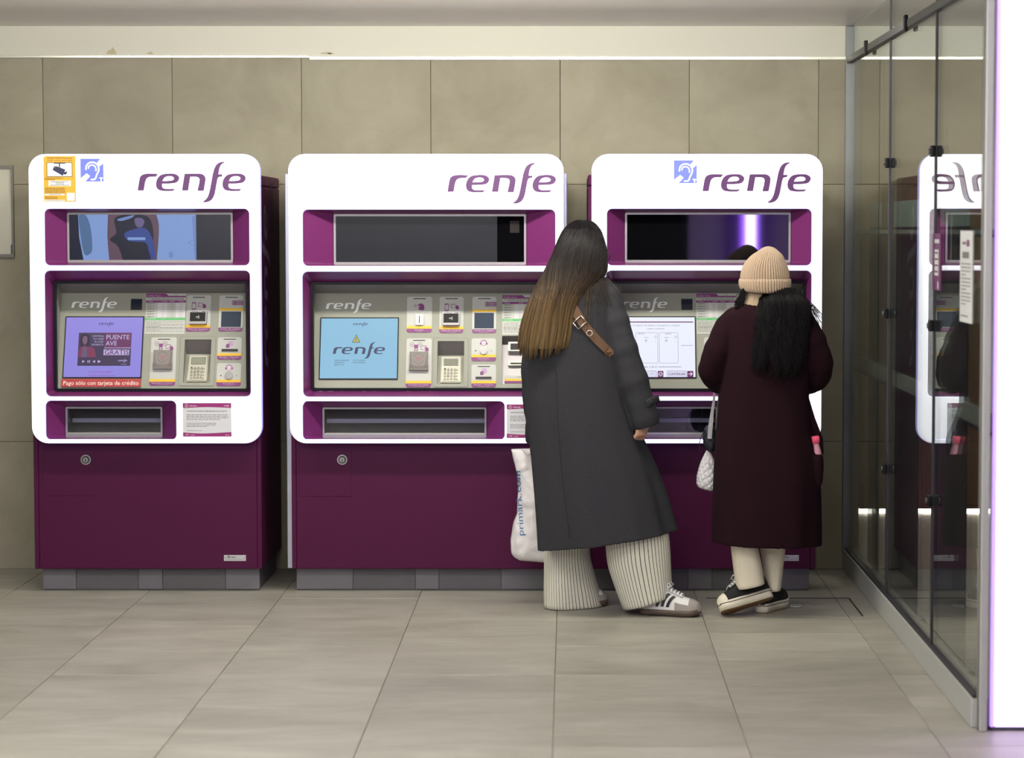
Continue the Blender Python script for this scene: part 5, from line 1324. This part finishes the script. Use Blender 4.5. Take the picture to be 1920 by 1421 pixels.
mb = MB(); c, n = shoot(bvA, 1086.5, 604, .0085); t = (shoot(bvA, 1098, 617, .0085)[0]-c).normalized(); b = t.cross(n).normalized()
lp = [c+t*(a*.017)+b*(e*.022) for a, e in ((1, 1), (1, -1), (-1, -1), (-1, 1), (1, 1))]
for a, e in zip(lp[:-1], lp[1:]): mb.tube([a, e], .0028, M_brass, 8)
mb.build('buckle', cb, 'pale metal square buckle')
mb = MB(); c, n = shoot(bvA, 1104.5, 624.5, .010); b2 = t.cross(n).normalized()
mb.tube([c+t*.0115*cos(2*PI*k/20)+b2*.0115*sin(2*PI*k/20) for k in range(21)], .0022, M_brass, 8); mb.build('strap_ring', cb, 'pale metal ring')
mb = MB(); c = P(1142, 775, 10.19); mb.box(c.x-.10, c.x+.10, c.y-.02, c.y+.03, c.z-.07, c.z+.06, M_web, bev=.012); mb.build('pouch', cb)

# white shopping bag -----------------------------------------------------------
sb = thing('shopping_bag', 'crumpled white plastic shopping bag with blue lettering held beside the charcoal coat', 'bag', P(1005, 1058, 10.20))
M_poly = pm('white_polythene', (226, 222, 224), rough=.32, var=.03, scale=8, bump=.4, bscale=26)
tabB = [(841, 958.5, 1034, .020), (860, 963, 1040, .032), (882, 968, 1046, .042), (912, 971.5, 1050, .050), (945, 970.5, 1052, .054), (965, 967.5, 1053, .056), (985, 962.5, 1054, .058), (1010, 960.5, 1054, .058), (1036, 960, 1052, .052), (1047, 965, 1050, .040), (1052, 974, 1044, .02)]
rings = []
for i in range(41):
    py = 841+211*i/40; L, R, b = interp(tabB, py); rg = sil_ring(py, L, R, 10.20, b, 72, -.09*(i/40)**2+.02, None, math.radians(0), 2.8)
    c = sum(rg, V((0, 0, 0)))/72
    for j in range(72):
        d = (rg[j]-c); nn = noise.noise(V((rg[j].x*9, rg[j].y*9, rg[j].z*7)))*.6+abs(noise.noise(V((rg[j].x*24+3, rg[j].y*24, rg[j].z*18))))*.5
        rg[j] = rg[j]+V((d.x*.10, d.y*.45, 0))*nn*1.6*(.25+.75*min(1, i/8))
    rings.append(rg)
for k in (1, 3, 5, 8): rings.insert(0, [p.lerp(sum(rings[k], V((0, 0, 0)))/72, .06)+V((0, 0, -.0)) for p in (rings[2*k-1] if k > 1 else rings[0])])
mb = MB(); mb.loft(rings, M_poly, True, False, True); bagA = mb.build('bag_body', sb)
bvB = bvh_of(bagA)
def wrap_text(bv, txt, a, b, cap, m, off, fall, bold=0.0):
    """lettering that follows a surface; a = start, b = end of the base line in the picture"""
    vs, fs = text_mesh(txt, bold); w0 = min(p[0] for p in vs); w1 = max(p[0] for p in vs)
    d = V((b[0]-a[0], b[1]-a[1])); ln = d.length; d /= ln; up = V((d.y, -d.x)); k = ln/(w1-w0); out = []
    for p in vs: q = V(a)+d*(p[0]-w0)*k+up*(p[1]*cap/.7); out.append(shoot(bv, q.x, q.y, off, fall)[0])
    mb = MB(); mb.fixn = False; mb.add(out, fs, m); return mb
wrap_text(bvB, 'primark.com', (982.5, 1003), (975.5, 882), 11.5, pm('blue_letters', (62, 116, 168), rough=.5), .0015, 10.15).build('lettering', bagA, 'blue lettering')
for dy in (-.012, .012):
    hp = J['wrL']+V((.0, .015+dy, -.07)); c0 = P(980, 842, 10.20+dy); c1 = P(1020, 842, 10.20+dy)
    MB().tube(crom3([c0+V((0, 0, -.05)), c0, hp+V((-.02, 0, -.01)), hp+V((.0, 0, .0)), hp+V((.02, 0, -.01)), c1, c1+V((0, 0, -.05))], 4), .006, M_poly, 8, flat=.5).build('handle', sb)

# ================================================================== woman in the burgundy coat
pB = thing('person', 'woman seen from behind in dark burgundy coat, cream trousers and beige knit beanie', 'person', (P(1436, 1140, 9.95).x, 9.95, 0))
YBc = 9.95
M_coatB = wool('burgundy_wool', (34, 15, 22), .25)
J = dict(head=P(1433, 530, 9.935), neck=P(1432, 575, 9.955), chest=P(1432, 612, 9.955), pelvis=P(1432, 815, 9.96),
  shL=P(1372, 612, 9.945), elL=P(1336, 690, 9.955), wrL=P(1376, 708, 10.17), shR=P(1496, 606, 9.945), elR=P(1534, 690, 9.955), wrR=P(1496, 708, 10.17),
  hipL=P(1408, 850, 9.95), knL=P(1400, 990, 9.93), anL=P(1408, 1092, 9.925), hipR=P(1460, 850, 9.97), knR=P(1449, 990, 10.035), anR=P(1449, 1100, 10.035))
hB = [(J['wrL'], (.35, .9, .12), (.5, -.1, .8), .55, -1), (J['wrR'], (-.35, .9, .12), (-.5, -.1, .8), .55, 1)]
bB, TB, RB = body(pB, J, 0, math.radians(6), math.radians(-6), hB, .94)
tabC = [(566, 1396, 1456, .070), (576, 1376, 1496, .095), (590, 1362, 1510, .110), (620, 1356, 1515, .122), (660, 1354, 1516, .130), (700, 1352, 1516, .134), (740, 1348, 1516, .138), (800, 1343, 1521, .150), (850, 1339, 1532, .162), (900, 1337, 1537, .172), (960, 1336, 1538, .180), (1018, 1335.5, 1538, .186)]
def foldB(u, t):
    a = max(0, (u-.3))/.7
    return 1+.030*a*(sin(3*t+.6)+.6*sin(6*t+1.4+u)+.4*sin(10*t))+.006*sin(4*t+8*u)
mb = MB(); rings = []
for i in range(NR+1):
    u = i/NR; py = 566+452*u; L, R, b = interp(tabC, py); rings.append(sil_ring(py, L, R, YBc, b, 96, -.03*max(0, u), lambda t: foldB(u, t), 0, 2.4))
for k in (1, 6, 14, 20):
    py = 1018-k*2; L, R, b = interp(tabC, py); rings.append(sil_ring(py, L, R, YBc, b, 96, -.03, lambda t: foldB(1, t), 0, 2.4, .016))
mb.loft(rings, M_coatB, True)
sleeve(mb, [P(1392, 592, 9.955), P(1370, 606, 9.945), P(1349, 650, 9.925), P(1336, 692, 9.95), P(1350, 714, 10.04), P(1372, 710, 10.16)], [.045, .054, .058, .058, .052, .046], M_coatB, 6)
sleeve(mb, [P(1484, 588, 9.955), P(1502, 602, 9.945), P(1525, 648, 9.925), P(1536, 690, 9.95), P(1522, 714, 10.04), P(1500, 710, 10.16)], [.045, .056, .060, .058, .052, .046], M_coatB, 8)
# pocket bulge round the bottle
pk_ = [P(1531, y, 9.885) for y in (851, 860, 876, 902, 916)]
mb.tube(pk_, [.026, .029, .030, .026, .014], M_coatB, 24)
mb.tube([P(1513, 750, 9.93), P(1523, 785, 9.925), P(1536.5, 822, 9.935), P(1539, 852, 9.92)], [.012, .013, .015, .014], M_coatB, 12)
coatB = voxel(mb, .0048, 6, .5).build('coat', pB)
bvC = bvh_of(coatB)
# trousers
M_cream2 = pm('cream_denim', (232, 224, 200), rough=.85, var=.04, scale=50, bump=.2, bscale=500)
trB = thing('trousers', None, None, (0, 0, 0)); trB.parent = pB
cloth_leg([(960, 1366, 1422), (1015, 1369.5, 1421), (1060, 1375, 1428), (1098, 1381, 1434)], 9.925, .062, M_cream2, 64, 0, 0, .22, .014, 24, 9, -.01).build('trouser_leg', trB)
cloth_leg([(960, 1420, 1476), (1018, 1424, 1473), (1060, 1430, 1469), (1105, 1434, 1464)], 10.03, .060, M_cream2, 64, 0, 0, .04, .012, 24, 12).build('trouser_leg', trB)
SB = dict(upper=pm('black_canvas', (26, 26, 28), rough=.8, var=.15, scale=200), sole=pm('white_rubber', (226, 220, 200), rough=.5, var=.06, scale=30), out=pm('tan_outsole', (128, 98, 62), rough=.7, var=.15, scale=60), tongue=pm('black_tongue', (24, 24, 26), rough=.8), lace=pm('white_laces', (222, 220, 214), rough=.7))
shoe(pB, 'left_shoe', 'platform', shoe_matrix((1349, 1140), math.radians(202), math.radians(13), math.radians(27), .245, 9.86), .245, SB)
shoe(pB, 'right_shoe', 'platform', shoe_matrix((1466, 1124), math.radians(62), 0, 0, .235, 10.16), .235, SB)
# roll-neck
M_knit = pm('beige_knit', (172, 150, 127), rough=.95, var=.06, scale=90, bump=.2, bscale=300, sheen=.2)
nk = [(P(1424, 580, 9.95), .084, .086), (P(1424, 568, 9.95), .078, .082), (P(1425, 557, 9.948), .070, .076), (P(1427, 546, 9.946), .062, .070), (P(1428, 538, 9.946), .056, .062), (P(1428, 546, 9.946), .050, .055)]
mb = MB(); mb.loft([[c+V((a*(1+.012*sin(24*t))*cos(t), b*(1+.012*sin(24*t))*sin(t), .004*sin(3*t))) for t in [2*PI*j/144 for j in range(144)]] for c, a, b in nk], M_knit, True, False, False); mb.build('roll_neck', pB, 'beige ribbed roll-neck')
# beanie with ribs that run together at the crown
RIB = 54; NB = RIB*6
def knit_ring(py, L, R, Y, b, amp, tilt=0.0, tw=0.0, dz=None):
    a_ = P(L, py, Y); c_ = P(R, py, Y); c = (a_+c_)/2; a = (c_.x-a_.x)/2; r = []
    for j in range(NB):
        t = 2*PI*j/NB; k = 1+amp*(abs(sin(RIB*t/2))-.5); tt = t+tw
        x = a*k*cos(tt); y = b*k*sin(tt); r.append(V((c.x+x, c.y+y, c.z+tilt*x+(dz(tt) if dz else 0))))
    return r
tabK = [(461.2, 1439, 1443, .006), (463, 1432, 1450, .020), (466, 1427, 1455, .032), (470.5, 1421, 1459.5, .048), (478, 1410, 1466.5, .068), (491, 1398.5, 1472, .088), (504, 1392, 1477, .098), (520, 1389.5, 1479, .104), (540, 1391, 1478, .102)]
mb = MB(); mb.loft([knit_ring(py, *interp(tabK, py)[:2], 9.945-.0, interp(tabK, py)[2]+.006, .075*min(1, (py-459)/14), 0, .0) for py in [461.2+(540-461.2)*(i/26)**1.25 for i in range(27)]], M_knit, True, True, False); bn = mb.build('beanie', pB, 'beige ribbed knit beanie')
dzf = lambda t: -.010*max(0, -sin(t))
br = [(523, 1390, 1479.5, .104), (522, 1387.5, 1481, .109), (528, 1386.5, 1482, .113), (536, 1387.5, 1481.5, .114), (541, 1390, 1480.5, .112), (544, 1392.5, 1479, .107), (542, 1395, 1476, .100)]
mb = MB(); mb.loft([knit_ring(py, L, R, 9.945, b+.006, .07, 0, 0, dzf if py > 530 else None) for py, L, R, b in br], M_knit, True, False, False); mb.build('brim', bn, 'turned-up brim')
# hair
tabHB = [(528, 1424, 1480, 9.935, .080, 190, 345), (545, 1427, 1490, 9.93, .094, 190, 350), (560, 1427, 1504, 9.885, .080, 185, 352), (580, 1425, 1514, 9.86, .064, 180, 356), (600, 1420, 1511, 9.85, .056, 180, 360), (640, 1414, 1505, 9.845, .052, 180, 360), (680, 1407, 1502, 9.845, .050, 180, 360), (712, 1398, 1496, 9.845, .046, 180, 360)]
HB = hair_fn(tabHB)
M_hairB = hair_mat('black_hair', [(0, (12, 10, 13)), (.5, (14, 12, 14)), (1, (22, 18, 20))], P(0, 710, 9.8).z, P(0, 528, 9.9).z, .45)
mb = MB(); mb.loft([[HB(j/30, 538+(672-538)*i/30, .95, .004*sin(i*.5+j*.3)) for j in range(31)] for i in range(31)], M_hairB, True, False, False, False); hb = mb.build('hair', pB)
rh = random.Random(5); mb = MB()
endB = [(0, 690), (.1, 706), (.3, 690), (.5, 700), (.75, 704), (.9, 692), (1, 650)]
locks = [(rh.random(), rh.uniform(0, 6.3), rh.uniform(3.2, 5.0)) for _ in range(26)]
for i in range(1900):
    s0, ph, fq = locks[i % 26]; s = min(1, max(0, s0+rh.gauss(0, .035))); p0 = 540+rh.random()*7; p1 = interp(endB, s)[0]+rh.gauss(0, 8)-abs(rh.gauss(0, 12)); ph += rh.gauss(0, .25); am = rh.uniform(.011, .018)
    k = rh.uniform(.93, 1.10); pts = []
    for q in range(19):
        u = q/18; py = p0+(p1-p0)*u; pp = HB(min(1, max(0, s+(s0-s)*.5*u)), py, k, am*u**.7*sin(ph+u*fq*PI*1.6)); pp.y += -.006*u*cos(ph+u*fq*PI*1.6); pts.append(pp)
    r_ = rh.uniform(.0006, .0013); mb.tube(pts, [r_*(1-.6*max(0, u-.6)/.4) for u in [q/18 for q in range(19)]], M_hairB, 4, True)
for i in range(150):                                    # tuft on the left, wisps over the right shoulder
    left = i < 110
    a, b = ((rh.uniform(1392, 1404), rh.uniform(538, 546)), (rh.uniform(1376, 1393), rh.uniform(566, 584))) if left else ((rh.uniform(1482, 1496), rh.uniform(545, 562)), (rh.uniform(1524, 1544), rh.uniform(585, 618)))
    bow = rh.uniform(-3, 3); pts = []
    for q in range(9):
        u = q/8; x = a[0]+(b[0]-a[0])*u**(.8 if left else .9)+bow*sin(PI*u); y = a[1]+(b[1]-a[1])*u**(1 if left else 1.5); pts.append(P(x, y, (9.90 if left else 9.88)+.01*sin(i)))
    mb.tube(pts, .0009 if left else .0008, M_hairB, 4, True)
mb.build('hair_strands', hb, kind='stuff')

# quilted purse, dark pouch, bottle ---------------------------------------------
pq = thing('quilted_purse', 'small white quilted purse hanging on a thin chain at the burgundy coat', 'bag', P(1324, 921, 10.05))
M_quilt = pm('white_quilt', (214, 212, 214), rough=.4, var=.03)
tabQ = [(844, 1325, 1330, .012), (856, 1319, 1336, .022), (868, 1314, 1341, .030), (884, 1309.5, 1342, .036), (900, 1306.5, 1341, .040), (908, 1306.5, 1339, .040), (914, 1308, 1337, .036), (917, 1312, 1334, .024)]
rings = []; NQ = 96
for i in range(61):
    py = 844+73*i/60; L, R, b = interp(tabQ, py); rg = sil_ring(py, L, R, 10.05, b, NQ, -.26*(i/60), None, 0, 3.0); c = sum(rg, V((0, 0, 0)))/NQ
    for j in range(NQ):
        a1 = abs(sin((j/NQ*10+i/60*5)*PI)); a2 = abs(sin((j/NQ*10-i/60*5)*PI)); d = (rg[j]-c).normalized(); rg[j] = rg[j]+d*(.0045*min(1, min(a1, a2)*1.6)-.003)
    rings.append(rg)
MB().loft(rings, M_quilt, True).build('purse_body', pq)
cc = P(1330, 868, 10.012); MB().tube([cc, cc+V((0, -.006, 0))], [.006, .005], M_brass, 12).build('clasp', pq)
M_chain = pm('dark_chain', (150, 144, 136), rough=.3, metal=.9)
path = crom3([P(1349, 728, 10.07), P(1347, 745, 10.072), P(1345.5, 766, 10.07), P(1344, 785, 10.065), P(1341, 808, 10.06), P(1336, 830, 10.055), P(1329, 850, 10.05)], 14); mb = MB()
for i in range(0, len(path)-1):
    a, b = path[i], path[i+1]; t = (b-a).normalized(); sd = t.cross(V((0, 1, 0))).normalized(); up = sd if i % 2 else t.cross(sd); c = (a+b)/2; h = (b-a).length*.75
    mb.tube([c+t*h*cos(2*PI*k/8)+up*.0028*sin(2*PI*k/8) for k in range(9)], .0010, M_chain, 5)
mb.build('chain', pq, 'thin metal chain', kind='stuff')
kp_ = thing('dark_pouch', 'small dark pouch on a pale strap hanging beside the burgundy coat', 'pouch', P(1330, 846, 10.03))
tabP = [(797, 1325, 1337, .012), (804, 1320, 1341, .022), (815, 1318, 1343, .026), (828, 1318.5, 1343, .026), (838, 1322, 1342, .022), (846, 1328, 1338, .010)]
M_navy2 = pm('dark_nylon', (28, 28, 40), rough=.6, var=.2, scale=40, bump=.3, bscale=60)
rings = []
for i in range(25):
    py = 797+49*i/24; L, R, b = interp(tabP, py); rings.append(sil_ring(py, L, R, 10.025, b, 40, 0, lambda t: 1+.05*sin(5*t+i*.4)+.03*sin(9*t-i*.7)))
pbd = MB().loft(rings, M_navy2, True).build('pouch_body', kp_)
MB().tube(crom3([P(1321, 806, 10.01), P(1314, 820, 10.0), P(1311, 838, 10.0), P(1314, 848, 10.0)]), .0018, M_navy2, 6).build('drawstring', kp_)
ps = [P(1340, 722, 10.03), P(1338.5, 750, 10.02), P(1335, 775, 10.01), P(1332, 800, 9.998), P(1330.5, 822, 9.996)]
ribbon(ps, [V((.2, -1, 0))]*5, [.008, .010, .014, .019, .018], .002, pm('pale_strap', (176, 174, 178), rough=.6), MB()).build('strap', kp_, 'pale grey strap')
bt = thing('bottle', 'small bottle with pink cap in the pocket of the burgundy coat', 'bottle', P(1533, 880, 9.868))
ax0 = P(1528, 817, 9.890); ax1 = P(1536, 880, 9.893); dv = (ax1-ax0).normalized(); M_pink = pm('pink_cap', (240, 92, 128), rough=.4, var=.03); M_pbody = pm('pink_drink', (214, 150, 166), rough=.25, var=.04)
mb = MB(); mb.tube([ax0, ax0+dv*.002, ax0+dv*.028, ax0+dv*.0295], [.0145, .0165, .0165, .0160], M_pink, 32)
for k in range(32):
    t = 2*PI*k/32; u_ = dv.cross(V((0, 1, 0))).normalized(); w_ = dv.cross(u_)
    e = (u_*cos(t)+w_*sin(t))*.0166; mb.tube([ax0+dv*.004+e, ax0+dv*.027+e], .0008, M_pink, 4)
mb.build('cap', bt, 'pink ribbed cap')
MB().tube([ax0+dv*q for q in (.029, .034, .040, .055, .075, .095, .105)], [.0130, .0130, .0135, .0165, .0185, .0185, .016], M_pbody, 24).build('bottle_body', bt)
